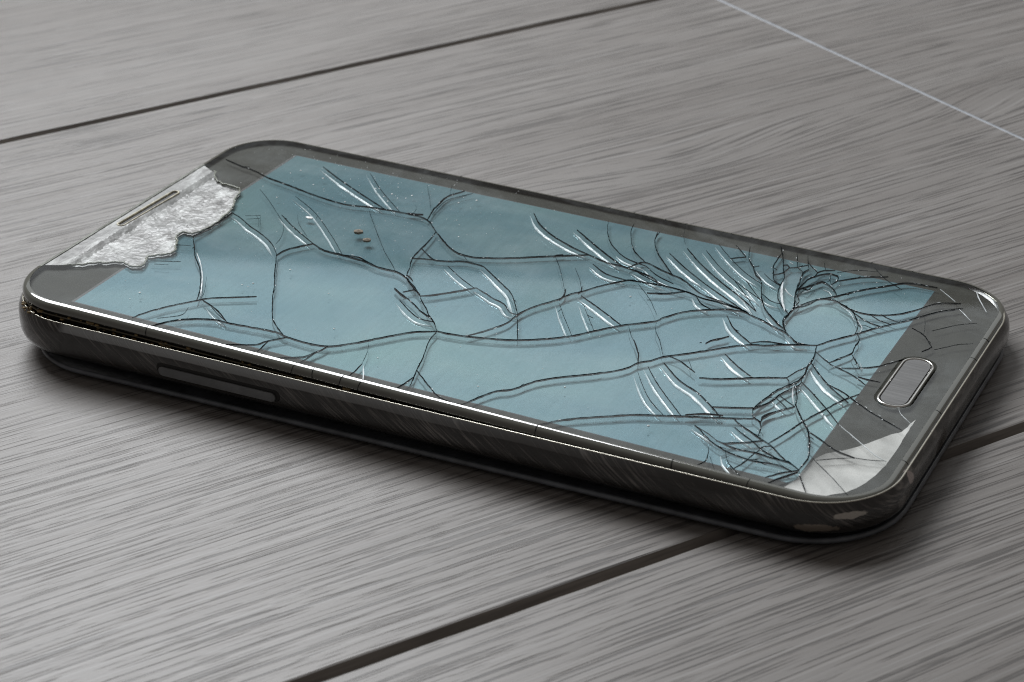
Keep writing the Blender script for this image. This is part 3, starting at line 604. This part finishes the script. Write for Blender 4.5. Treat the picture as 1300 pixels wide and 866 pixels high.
# ---------------------------------------------------------------- the phone
YAW = -0.467733; TX, TY, T = -0.029965, -0.012160, 7.8; FX = -0.0125
phone = bpy.data.objects.new('smartphone', None); col.objects.link(phone)
phone.rotation_euler = (0, 0, YAW)
phone['label'] = 'black smartphone with shattered teal screen lying on grey wood planks'
phone['category'] = 'phone'
def Gm(x, y, z): return (x - TX*z, y - TY*z, T + TX*x + TY*y + z)      # screen module, lifted at the earpiece end
def Fm(x, y, z): return (x, y, z + (TY*y + FX*x)*min(1, z/6.5))                   # frame, lying almost flat
def Wm(x, y, z): return (x, y, z)
GL = (-68.4, 68.6, -35.3, 36.5); GR = 10.0
g_out = rrect(*GL, GR, 16, 3.0)
def inset_of(x, y):
    cx, cy = (GL[0]+GL[1])/2, (GL[2]+GL[3])/2; hx, hy = (GL[1]-GL[0])/2, (GL[3]-GL[2])/2
    qx, qy = abs(x-cx)-hx+GR, abs(y-cy)-hy+GR
    return -(math.hypot(max(qx, 0), max(qy, 0)) + min(max(qx, qy), 0) - GR)
RING = [(-1.15, 0.70), (-0.85, 0.68), (-0.6, 0.61), (-0.38, 0.49), (-0.2, 0.31), (-0.07, 0.06), (0.0, -0.2), (0.0, -0.42), (-0.08, -0.55), (-0.6, -0.6)]
def surf_z(x, y):
    i = inset_of(x, y)
    if i >= 1.15: return 0.7
    for (a, za), (b_, zb) in zip(RING[:-1], RING[1:]):
        if -a >= i >= -b_ and a != b_: return za + (zb-za)*(i+a)/(a-b_) if a != b_ else za
    return -0.3

# frame
f_out = rrect(-69.9, 69.6, -36.6, 37.0, 12.5, 18, 3.0)
fprof = [(-3.0, 6.5), (-1.55, 6.55), (-1.02, 7.04), (-0.93, 7.13), (-0.82, 7.13), (-0.74, 7.05), (-0.35, 6.55), (-0.08, 6.0), (0.0, 5.5), (0.04, 4.8), (0.05, 4.1), (0.0, 3.4), (-0.25, 2.75), (-0.8, 2.2), (-1.7, 1.9), (-3.2, 1.78), (-8, 1.74)]
fm = [0, 0, 1, 1, 1, 0, 0, 0, 0, 0, 0, 0, 0, 0, 0, 0]
vs, fs, mids = sweep(f_out, fprof, Fm, False, True, fm)
frame = obj('frame', mesh_pd('frame', vs, fs, True, mids + [0]*(len(fs)-len(mids))), phone, [M['frame'], M['trim']])
# inner wall carrying the glass, with old glue in the gap
vs, fs, mids = sweep(g_out, [(-0.12, -0.50), (-0.30, -0.8), (-0.32, -3.9)], Gm, False, True)
inner = obj('inner_frame', mesh_pd('inner_frame', vs, fs, True), phone, [M['wall']])
rng = random.Random(4)
def blob(vs, fs, c, r, fn, sq=(1, 1, 0.7), seed=0):
    b0 = len(vs); rr = [0.85+0.3*rng.random() for _ in range(14)]
    k = 0
    vs.append(fn(c[0], c[1], c[2]+r*sq[2]*rr[12]))
    for lv, rad in ((0.45, 0.9), (-0.35, 0.95)):
        for i in range(6):
            a = i*math.pi/3 + lv; q = rr[k]; k += 1
            vs.append(fn(c[0]+r*sq[0]*rad*q*math.cos(a), c[1]+r*sq[1]*rad*q*math.sin(a), c[2]+r*sq[2]*lv))
    vs.append(fn(c[0], c[1], c[2]-r*sq[2]*rr[13]))
    for i in range(6):
        j = (i+1) % 6
        fs += [(b0, b0+1+i, b0+1+j), (b0+1+i, b0+7+i, b0+7+j, b0+1+j), (b0+13, b0+7+j, b0+7+i)]
vs, fs = [], []
for i in range(150):
    k = rng.choice([q for q in range(len(g_out)) if g_out[q][1] < -32.5 and g_out[q][0] < 2])
    x, y, nx, ny = g_out[k]; x += rng.uniform(-1.6, 1.6)*abs(ny); y += rng.uniform(-1.6, 1.6)*abs(nx)
    blob(vs, fs, (x-nx*0.28, y-ny*0.28, rng.uniform(-2.6, -0.75)), rng.uniform(0.12, 0.42), Gm, (1.3, 1.0, 0.6))
ad = obj('adhesive_residue', mesh_pd('adhesive_residue', vs, fs, True), inner, [M['glue']]); ad['kind'] = 'stuff'
# thin dull seam line below the glass
vs, fs, mids = sweep(g_out, [(-0.18, -0.95), (-0.02, -1.0), (0.0, -1.12), (-0.2, -1.18)], Gm)
obj('gasket', mesh_pd('gasket', vs, fs, True), inner, [simple('olive_gasket', (0.07, 0.06, 0.035), 0.35)])

# back cover, sprung loose and lying on the floor
c_out = rrect(-67.4, 69.5, -36.7, 36.8, 14.0, 16, 3.0)
cprof = [(-3.2, 1.05), (-1.0, 1.10), (-0.5, 1.38), (-0.22, 1.36), (-0.02, 1.12), (-0.02, 0.85), (-0.35, 0.55), (-1.6, 0.22), (-5.0, 0.0)]
vs, fs, mids = sweep(c_out, cprof, Wm, True, True)
obj('back_cover', mesh_pd('back_cover', vs, fs, True), phone, [M['cover']])
# unseen dark slab between them, added to block light through the gap
bo = rrect(-50, 45, -26, 26, 4, 6, 10)
vs, fs, mids = sweep(bo, [(-0.4, 1.68), (0, 1.5), (0, 1.06)], Wm, True, True)
obj('gap_light_block', mesh_pd('gap_light_block', vs, fs), phone, [M['black']])

# volume rocker on the long side
def capsule_side(x0, x1, z0, z1, ya, yb, n=8):
    r = (z1-z0)/2; zc = (z0+z1)/2; pts = []
    for cx, a0 in ((x1-r, -90), (x0+r, 90)):
        for k in range(n+1):
            a = math.radians(a0+180*k/n); pts.append((cx+r*math.cos(a), zc+r*math.sin(a)))
    m = len(pts); v = []
    for k, (yy, s) in enumerate(((ya, 1.0), (yb+0.07, 1.0), (yb, 0.90))):
        for (x, z) in pts:
            zz = zc+(z-zc)*s; xx = x+(0.07 if x < (x0+x1)/2 else -0.07)*(1 if k == 2 else 0)
            v.append(Fm(xx, yy, zz))
    f = []
    for k in range(2):
        for i in range(m):
            j = (i+1) % m; f.append((k*m+i, k*m+j, (k+1)*m+j, (k+1)*m+i))
    f.append(tuple(range(2*m, 3*m)))
    return v, f
v, f = capsule_side(-39.0, -18.0, 3.55, 5.2, -36.0, -36.70)
slot = obj('volume_button', mesh_pd('volume_button_recess', v, f), phone, [M['black']])
v, f = capsule_side(-38.5, -18.7, 3.5, 4.75, -36.2, -36.98)
obj('rocker', mesh_pd('rocker', v, f), slot, [M['button']])

# bezel plate and display panel
vs, fs, mids = sweep(g_out, [(-0.75, -0.02), (-0.75, -0.48)], Gm, True, True)
bezel = obj('bezel', mesh_pd('bezel', vs, fs), phone, [M['bezel']])
def slab(x0, x1, y0, y1, z0, z1, fn):
    p = [(x0, y0), (x1, y0), (x1, y1), (x0, y1)]
    return [fn(x, y, z1) for x, y in p] + [fn(x, y, z0) for x, y in p], [(0, 1, 2, 3), (0, 4, 5, 1), (1, 5, 6, 2), (2, 6, 7, 3), (3, 7, 4, 0)]
v, f = slab(-56.95, 56.6, -31.95, 31.95, -0.02, -0.010, Gm)
obj('display_shadow_gap', mesh_pd('display_shadow_gap', v, f), phone, [M['black']])  # black plate drawn for the shadow gap round the panel
v, f = slab(-56.45, 56.45, -31.75, 31.75, -0.01, 0.0, Gm)
display = obj('display', mesh_pd('display', v, f), phone, [M['display']])

# front glass: polished rounded edge, and inside it the shards
vs, fs, mids = sweep(g_out, RING, Gm)
glass = obj('front_glass', mesh_pd('front_glass', vs, fs, True), phone, [M['ring']])
HB = (59.1, 63.9, -7.2, 8.3)
hb_out = rrect(*HB, 2.3, 8, 20)
def capsule_xy(p, q, r, n=8):
    d = Vector(q)-Vector(p); a0 = math.atan2(d.y, d.x); out = []
    for c, s in ((q, -90), (p, 90)):
        for k in range(n+1):
            a = a0+math.radians(s+180*k/n); out.append((c[0]+r*math.cos(a), c[1]+r*math.sin(a)))
    return out
flat = [(x-nx*1.15, y-ny*1.15) for x, y, nx, ny in g_out]
pts, edges = [], []
def add_loop(lp, closed=True):
    b0 = len(pts); pts.extend(Vector((p[0], p[1])) for p in lp)
    for i in range(len(lp)-1): edges.append((b0+i, b0+i+1))
    if closed: edges.append((b0+len(lp)-1, b0))
def rough_loop(lp, amt, step=0.45, keep=()):
    out = []
    for i in range(len(lp)):
        a, b_ = Vector(lp[i]), Vector(lp[(i+1) % len(lp)]); m = max(1, int((b_-a).length/step)); nrm = Vector((-(b_-a).y, (b_-a).x)).normalized() if (b_-a).length > 0 else Vector((0, 0))
        for k in range(m):
            t = k/m; p = a.lerp(b_, t); n_ = noise.noise((p.x*0.9, p.y*0.9, 1))+0.5*noise.noise((p.x*2.3, p.y*2.3, 5))
            out.append(tuple(p + nrm*amt*n_))
    return out
add_loop(flat)
hole = [(x+nx*0.35, y+ny*0.35) for x, y, nx, ny in hb_out]; add_loop(hole)
# crushed zone: keep its outer side just outside the flat glass
cr_poly = rough_loop(CRUSHED[1:-1], 0.45); cr_poly = cr_poly[:max(i for i, p in enumerate(cr_poly) if (Vector(p)-Vector(CRUSHED[-2])).length < 0.6)+1]
def end_snap(p): return (GL[0]+0.3, p[1])
cr_zone = [end_snap(CRUSHED[0])] + [p for p in cr_poly if p[0] > -66.3] + [end_snap(CRUSHED[-1])]
add_loop(cr_zone)
lines = []
for kind, wd, lp in CRACKS:
    sl = smooth_line(lp, 0.6)
    sl = [p for p in sl if inset_of(p.x, p.y) > 0.12]
    if len(sl) < 2: continue
    jit = 0.05 if kind != 'd' else 0.10
    out = []
    for i, p in enumerate(sl):
        j = jit if 0 < i < len(sl)-1 else 0
        out.append(Vector((p.x + j*noise.noise((p.x*1.7, p.y*1.7, 2)), p.y + j*noise.noise((p.x*1.7, p.y*1.7, 9)))))
    lines.append((kind, wd, out))
    if kind in 'ds': add_loop([(p.x, p.y) for p in out], False)
V2, E2, F2, ov, oe, of = delaunay_2d_cdt(pts, edges, [], 0, 1e-4)
cons = {tuple(sorted(e)) for e, o in zip(E2, oe) if o}
tri_ok = []
for t in F2:
    c = (sum(V2[i].x for i in t)/3, sum(V2[i].y for i in t)/3)
    tri_ok.append(inside(c, flat) and not inside(c, hole) and not inside(c, cr_zone))
emap = {}
for ti, t in enumerate(F2):
    if not tri_ok[ti]: continue
    for k in range(3): emap.setdefault(tuple(sorted((t[k], t[(k+1) % 3]))), []).append(ti)
comp = {}; comps = []
for ti, ok in enumerate(tri_ok):
    if not ok or ti in comp: continue
    st = [ti]; comp[ti] = len(comps); cur = []
    while st:
        q = st.pop(); cur.append(q); t = F2[q]
        for k in range(3):
            e = tuple(sorted((t[k], t[(k+1) % 3])))
            if e in cons: continue
            for r_ in emap[e]:
                if r_ not in comp: comp[r_] = len(comps); st.append(r_)
    comps.append(cur)
def tarea(t):
    a, b_, c = (V2[i] for i in t); return abs((b_-a).cross(c-a))/2
rs = random.Random(11)
crumbs = bmesh.new(); crumb_n = 0
nsh = 0
for cur in comps:
    ar = sum(tarea(F2[q]) for q in cur)
    if ar < 0.02: continue
    small = ar < 1.2
    bm = bmesh.new(); mp = {}
    cx = sum((V2[F2[q][0]].x) for q in cur)/len(cur); cy = sum((V2[F2[q][0]].y) for q in cur)/len(cur)
    rad = max(math.hypot(V2[i].x-cx, V2[i].y-cy) for q in cur for i in F2[q]); tl = min(0.022, 0.085/rad)
    ax, ay = rs.uniform(-tl, tl), rs.uniform(-tl, tl)
    for q in cur:
        for i in F2[q]:
            if i not in mp: mp[i] = bm.verts.new((V2[i].x, V2[i].y, 0))
        try: bm.faces.new([mp[i] for i in F2[q]])
        except ValueError: pass
    bmesh.ops.recalc_face_normals(bm, faces=bm.faces)
    top = list(bm.faces)
    if not small:
        res = bmesh.ops.inset_region(bm, faces=top, thickness=0.03, use_boundary=True, use_even_offset=False)
        bmesh.ops.delete(bm, geom=res['faces'], context='FACES')
    top = list(bm.faces)
    if not top: bm.free(); continue
    if top[0].normal.z < 0: bmesh.ops.reverse_faces(bm, faces=top)
    ex = bmesh.ops.extrude_face_region(bm, geom=top)
    low = [v_ for v_ in ex['geom'] if isinstance(v_, bmesh.types.BMVert)]
    lows = set(low)
    for v_ in bm.verts:
        x, y = v_.co.x, v_.co.y
        dz = max(-0.10, min(0.10, ax*(x-cx) + ay*(y-cy)))
        z = (0.67 + dz) if v_ in lows else 0.05
        v_.co = Vector(Gm(x, y, z))*S
    # extrude keeps the original faces below: the new ones are on top
    for fc in bm.faces:
        zs = [v_ in lows for v_ in fc.verts]
        fc.material_index = 1 if not any(zs) else 0
    bmesh.ops.recalc_face_normals(bm, faces=bm.faces)
    me = bpy.data.meshes.new('glass_shard'); bm.to_mesh(me); bm.free()
    if small:
        crumbs.from_mesh(me); bpy.data.meshes.remove(me); crumb_n += 1
    else:
        obj('glass_shard', me, glass, [M['glass'], M['clear']]); nsh += 1
me = bpy.data.meshes.new('glass_splinters'); crumbs.to_mesh(me); crumbs.free()
o = obj('glass_splinters', me, glass, [M['glass'], M['clear']]); o['kind'] = 'stuff'
print('shards', nsh, 'splinters', crumb_n)

# cracks: dark fissures, slanting frosted faces, white splinter edges
def tangents(ln):
    out = []
    for i in range(len(ln)):
        a, b_ = ln[max(0, i-1)], ln[min(len(ln)-1, i+1)]; d = b_-a
        out.append(d.normalized() if d.length > 1e-9 else Vector((1, 0)))
    return out
def fissure(ln, hw, dep, seed, taper=True, lift=0.006):
    vs, fs = [], []; tg = tangents(ln); n = len(ln)
    for i, (p, t) in enumerate(zip(ln, tg)):
        e = min(i, n-1-i); k = (0.35+0.65*min(1, e/3)) if taper else 1.0
        k *= 0.8 + 0.55*noise.noise((p.x*1.1, p.y*1.1, seed))
        k = max(0.2, k); nx, ny = -t.y, t.x; h = hw*k; zt = surf_z(p.x, p.y)+lift
        d = dep*(0.7+0.3*k)
        vs += [Gm(p.x+nx*h, p.y+ny*h, zt), Gm(p.x-nx*h, p.y-ny*h, zt), Gm(p.x-nx*h*0.5, p.y-ny*h*0.5, zt-d), Gm(p.x+nx*h*0.5, p.y+ny*h*0.5, zt-d)]
    for i in range(n-1):
        for k in range(4): fs.append((4*i+k, 4*i+(k+1) % 4, 4*i+4+(k+1) % 4, 4*i+4+k))
    fs += [(3, 2, 1, 0), (4*n-4, 4*n-3, 4*n-2, 4*n-1)]
    return vs, fs
SIDE = Vector((0.446, -0.895))
for si, (kind, wd, ln) in enumerate(lines):
    if kind == 'd':
        v, f = fissure(ln, 0.070*wd, 0.24*wd, si); obj('crack', mesh_pd('crack', v, f), glass, [M['crack']])
    elif kind == 'f':
        v, f = fissure(ln, 0.050*wd, 0.16*wd, si); obj('hairline_crack', mesh_pd('hairline_crack', v, f), glass, [M['hair']])
    elif kind == 'k':
        v, f = fissure(ln, 0.085*wd, 0.17*wd, si, lift=0.012); obj('chipped_crack', mesh_pd('chipped_crack', v, f), glass, [M['chip']])
    elif kind == 'w':
        v, f = fissure(ln, 0.075*wd, 0.16*wd, si, lift=0.012); obj('bright_crack', mesh_pd('bright_crack', v, f), glass, [M['pale']])
    else:
        v, f = fissure(ln, 0.045*wd, 0.17*wd, si); o = obj('slanted_crack', mesh_pd('slanted_crack', v, f), glass, [M['crack']])
        tg = tangents(ln); n = len(ln); vs, fs = [], []
        for i, (p, t) in enumerate(zip(ln, tg)):
            nr = Vector((-t.y, t.x)); nr = nr if nr.dot(SIDE) > 0 else -nr
            u = i/(n-1); k = max(0.03, min(1, 2.6*u, 6*(1-u))) * (0.9+0.25*noise.noise((p.x*0.6, p.y*0.6, si)))
            wdt = 0.27*wd*k
            for q, z in ((0.62, 0.26), (0.62+0.35*wdt, 0.25), (0.62+0.7*wdt, 0.20), (0.62+wdt, 0.08)):
                c = p + nr*q; z_ = z if inset_of(c.x, c.y) > 1.2 else min(z, surf_z(c.x, c.y)-0.02)
                vs.append(Gm(c.x, c.y, z_))
        for i in range(n-1):
            for k in range(3): fs.append((4*i+k, 4*i+k+1, 4*i+5+k, 4*i+4+k))
        obj('fracture_face', mesh_pd('fracture_face', vs, fs, True), glass, [M['streak']])

# cracks running out over the rounded rim
def rim_crack(px_, py_, nx, ny, seed):
    tx_, ty_ = -ny, nx; vs, fs = [], []; rr_ = random.Random(seed); sk = rr_.uniform(-0.35, 0.35)
    prof = RING[:8]
    for q, (off, z) in enumerate(prof):
        wq = rr_.uniform(0.03, 0.08); o_ = off+0.025; sft = sk*(q/7) + rr_.uniform(-.03, .03)
        for sg in (-1, 1): vs.append(Gm(px_+nx*o_+tx_*(sft+sg*wq), py_+ny*o_+ty_*(sft+sg*wq), z+0.015))
        for sg in (1, -1): vs.append(Gm(px_+nx*(o_-0.15)+tx_*(sft+sg*wq), py_+ny*(o_-0.15)+ty_*(sft+sg*wq), z-0.1))
    for q in range(7):
        for k in range(4): fs.append((4*q+k, 4*q+(k+1) % 4, 4*q+4+(k+1) % 4, 4*q+4+k))
    obj('rim_crack', mesh_pd('rim_crack', vs, fs), glass, [M['crack']])
for i, x in enumerate([-41.5, -16.5, -13.6, -8.8, -5.8, 21.2, 40.8, 51.5]): rim_crack(x, GL[2], 0, -1, i)
for i, x in enumerate([-33.7, -26.7, 0.8, 5.1, 10.6, 14.1, 22.0, 25.3, 45.2, 51.8]): rim_crack(x, GL[3], 0, 1, 50+i)
for i, y in enumerate([-5.4, -20.5, 18.6, 11.9]): rim_crack(GL[1], y, 1, 0, 90+i)

# small side splinters and glints along the main cracks
rk = random.Random(21); hv, hf, pv, pf = [], [], [], []
def append(dv, df, v, f):
    b0 = len(dv); dv.extend(v); df.extend(tuple(i+b0 for i in q) for q in f)
for si, (kind, wd, ln) in enumerate(lines):
    if kind not in 'ds': continue
    dense = ln[len(ln)//2].x > 38
    tg = tangents(ln)
    for i in range(2, len(ln)-2):
        if rk.random() < (0.07 if dense else 0.02):
            p, t = ln[i], tg[i]; a = rk.choice((-1, 1))*rk.uniform(0.2, 0.7); d = Vector((t.x*math.cos(a)-t.y*math.sin(a), t.x*math.sin(a)+t.y*math.cos(a)))
            m = rk.randint(2, 5); q = [p + d*0.3*k + Vector((-d.y, d.x))*rk.uniform(-.06, .06) for k in range(m)]
            if min(inset_of(z.x, z.y) for z in q) > 0.4: append(hv, hf, *fissure(q, 0.035, 0.14, i))
        if rk.random() < (0.30 if dense else 0.07):
            p, t = ln[i], tg[i]; o_ = Vector((-t.y, t.x))*rk.uniform(-0.3, 0.3); l_ = rk.uniform(0.1, 0.55)
            q = [p+o_, p+o_+t*l_*0.5+Vector((rk.uniform(-.1, .1), rk.uniform(-.1, .1))), p+o_+t*l_]
            if min(inset_of(z.x, z.y) for z in q) > 0.4: append(pv, pf, *fissure(q, rk.uniform(0.04, 0.13), 0.10, i, lift=0.015))
o = obj('side_splinters', mesh_pd('side_splinters', hv, hf), glass, [M['crack']]); o['kind'] = 'stuff'
o = obj('glass_glints', mesh_pd('glass_glints', pv, pf), glass, [M['pale']]); o['kind'] = 'stuff'

# crushed, chalky zone round the earpiece
sp, sq = SLOT
sp, sq = (sp[0]+0.35, sp[1]), (sq[0]+0.35, sq[1])
cap = capsule_xy(sp, sq, 0.68)
gp, ge = [], []
def gl(lp):
    b0 = len(gp); gp.extend(Vector(p) for p in lp)
    for i in range(len(lp)): ge.append((b0+i, b0+(i+1) % len(lp)))
gl(cr_zone); gl(cap)
y = -26.0
while y < 22:
    x = -68.0
    while x < -52.5:
        q = (x+rs.uniform(-.12, .12), y+rs.uniform(-.12, .12))
        if inside(q, cr_zone): gp.append(Vector(q))
        x += 0.38
    y += 0.38
V3, E3, F3, *_ = delaunay_2d_cdt(gp, ge, [], 0, 1e-4)
def crz(x, y):
    edge = min(1.0, max(0.0, (x+67.2)/1.5))
    far = min(1.0, max(0.0, (x+64.6)/1.2))
    h = 0.20 + 0.14*noise.fractal((x*0.5, y*0.3, 3), 1.0, 2.0, 4) + 0.05*noise.noise((x*2.2, y*2.2, 8))*far
    h = h*far + (0.62+0.02*noise.noise((x, y, 3)))*(1-far)
    return min(h, surf_z(x, y)-0.005) if inset_of(x, y) < 1.2 else h
mask = [inside((sum(V3[i].x for i in t)/3, sum(V3[i].y for i in t)/3), cr_zone) and not inside((sum(V3[i].x for i in t)/3, sum(V3[i].y for i in t)/3), cap) for t in F3]
fs = [tuple(t) for t, k in zip(F3, mask) if k]
vs = [Gm(v_.x, v_.y, crz(v_.x, v_.y)) for v_ in V3]
crushed = obj('crushed_glass', mesh_pd('crushed_glass', vs, fs), phone, [M['crushed']])
# broken lip where the sound glass begins
lip = [Vector(p) for p in cr_zone[1:-1]]
v, f = fissure(lip, 0.16, 0.30, 77, lift=-0.06); obj('broken_lip', mesh_pd('broken_lip', v, f, True), crushed, [M['rim']])
# chipped pale stretch of the rounded rim at that end
seg = [p for p in g_out if p[2] < -0.9 and -25.5 < p[1] < 20.5]
seg.sort(key=lambda p: p[1]); sg = []
for a, b_ in zip(seg[:-1], seg[1:]):
    m = max(1, int((b_[1]-a[1])/0.5))
    for k in range(m): sg.append((a[0]+(b_[0]-a[0])*k/m, a[1]+(b_[1]-a[1])*k/m))
vs, fs = [], []; rp = RING[:7]; n = len(rp)
for x, y in sg:
    for q, (off, z) in enumerate(rp):
        e = 0.03+0.05*noise.noise((x*2, y*1.3, q*0.5))
        vs.append(Gm(x-off-e*(q > 3), y, z+e*(q <= 4)))
for i in range(len(sg)-1):
    for k in range(n-1): fs.append((i*n+k, i*n+k+1, i*n+n+k+1, i*n+n+k))
obj('chipped_rim', mesh_pd('chipped_rim', vs, fs), crushed, [M['edge']])
# earpiece slot
def ring_tube(loop, r_in, r_out, z0, z1):
    c = Vector((sum(p[0] for p in loop)/len(loop), sum(p[1] for p in loop)/len(loop)))
    n = len(loop); v, f = [], []
    nrm = []
    for i in range(n):
        a, b_ = Vector(loop[i-1]), Vector(loop[(i+1) % n]); d = (b_-a).normalized(); nrm.append(Vector((d.y, -d.x)))
    for off, z in ((r_out, z0), (r_out*0.8, z1-0.03), ((r_in+r_out)/2, z1), (r_in, z1-0.05), (r_in, z0)):
        for p, q in zip(loop, nrm): v.append(Gm(p[0]+q.x*off, p[1]+q.y*off, z))
    for k in range(4):
        for i in range(n):
            j = (i+1) % n; f.append((k*n+i, k*n+j, (k+1)*n+j, (k+1)*n+i))
    return v, f
v, f = ring_tube(cap, -0.20, 0.10, 0.0, 0.74)
ear = obj('earpiece', mesh_pd('earpiece', v, f, True), phone, [M['cream']])
v = [Gm(p[0], p[1], 0.46) for p in cap]; v += [Gm(p[0], p[1], 0.30) for p in cap]; n = len(cap)
obj('earpiece_mesh', mesh_pd('earpiece_mesh', v, [tuple(range(n))] + [(i, i+n, (i+1) % n+n, (i+1) % n) for i in range(n)]), ear, [M['black']])

# window reflection painted as a pale sheet under the glass, home key corner
pp = rough_loop(REFLECTION, 0.10, 0.8)
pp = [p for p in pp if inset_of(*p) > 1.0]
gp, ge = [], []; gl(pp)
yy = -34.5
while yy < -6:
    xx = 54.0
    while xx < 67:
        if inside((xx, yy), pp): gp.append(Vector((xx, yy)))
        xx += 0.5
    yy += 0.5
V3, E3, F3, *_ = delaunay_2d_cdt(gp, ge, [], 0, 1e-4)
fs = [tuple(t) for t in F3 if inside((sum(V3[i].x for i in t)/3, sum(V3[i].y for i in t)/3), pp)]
pl = obj('reflection_patch', mesh_pd('reflection_patch', [Gm(v_.x, v_.y, 0.02) for v_ in V3], fs), phone, [M['patch']])
at = pl.data.attributes.new('cover', 'FLOAT', 'POINT')          # opacity of the painted reflection: thins out towards its inner side
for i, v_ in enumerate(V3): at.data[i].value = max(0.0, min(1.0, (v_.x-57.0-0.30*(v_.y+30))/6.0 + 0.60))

# home key
def swp(outl, prof, top=True): return sweep(outl, prof, Gm, top, False)[:2]
v, f = swp(hb_out, [(-0.55, 0.66), (-0.62, 0.60), (-0.62, 0.0)]); home = obj('home_button', mesh_pd('home_button', v, f), phone, [M['steel']])
v, f = swp(hb_out, [(-0.42, 0.40), (-0.40, 0.70), (-0.27, 0.77), (-0.10, 0.74), (0.0, 0.66), (0.0, 0.1)], False)
obj('button_ring', mesh_pd('button_ring', v, f, True), home, [M['chrome']])
v, f = swp(hb_out, [(-0.30, 0.22), (-0.66, 0.20)], False); obj('button_gap', mesh_pd('button_gap', v, f), home, [M['black']])

# dust on the glass
vs, fs = [], []
for (x, y) in DUST:
    r = rs.uniform(0.09, 0.20); blob(vs, fs, (x, y, 0.7+r*0.3), r, Gm)
for i in range(330):
    x, y = rs.uniform(-62, 64), rs.uniform(-33, 34)
    if rs.random() < 0.5: x, y = rs.gauss(-35, 12), rs.gauss(22, 8)
    if inset_of(x, y) < 1.5: continue
    r = rs.uniform(0.03, 0.085); blob(vs, fs, (x, y, 0.7+r*0.3), r, Gm)
o = obj('glass_dust', mesh_pd('glass_dust', vs, fs), glass, [M['dust']]); o['kind'] = 'stuff'
vs, fs = [], []; x, y = CHIP[0]; blob(vs, fs, (x, y, 0.76), 0.55, Gm, (1.5, 0.8, 0.35)); obj('glass_chip', mesh_pd('glass_chip', vs, fs), glass, [M['dust']])
# grains of dirt lying on the screen
Rz = Matrix.Rotation(YAW, 3, 'Z')
for (x, y), r, lb in ((GRIT[0], 0.75, 'larger brown grain of dirt on the cracked teal screen'), (GRIT[1], 0.6, 'smaller brown grain of dirt on the cracked teal screen')):
    vs, fs = [], []; blob(vs, fs, (0, 0, r*0.42), r, Wm, (1.2, 1.0, 0.6))
    o = obj('dirt_grain', mesh_pd('dirt_grain', vs, fs), None, [M['grit']])
    o.location = Rz @ (Vector(Gm(x, y, 0.7))*S); o['label'] = lb; o['category'] = 'dirt'; o['group'] = 'grains of dirt on the screen'
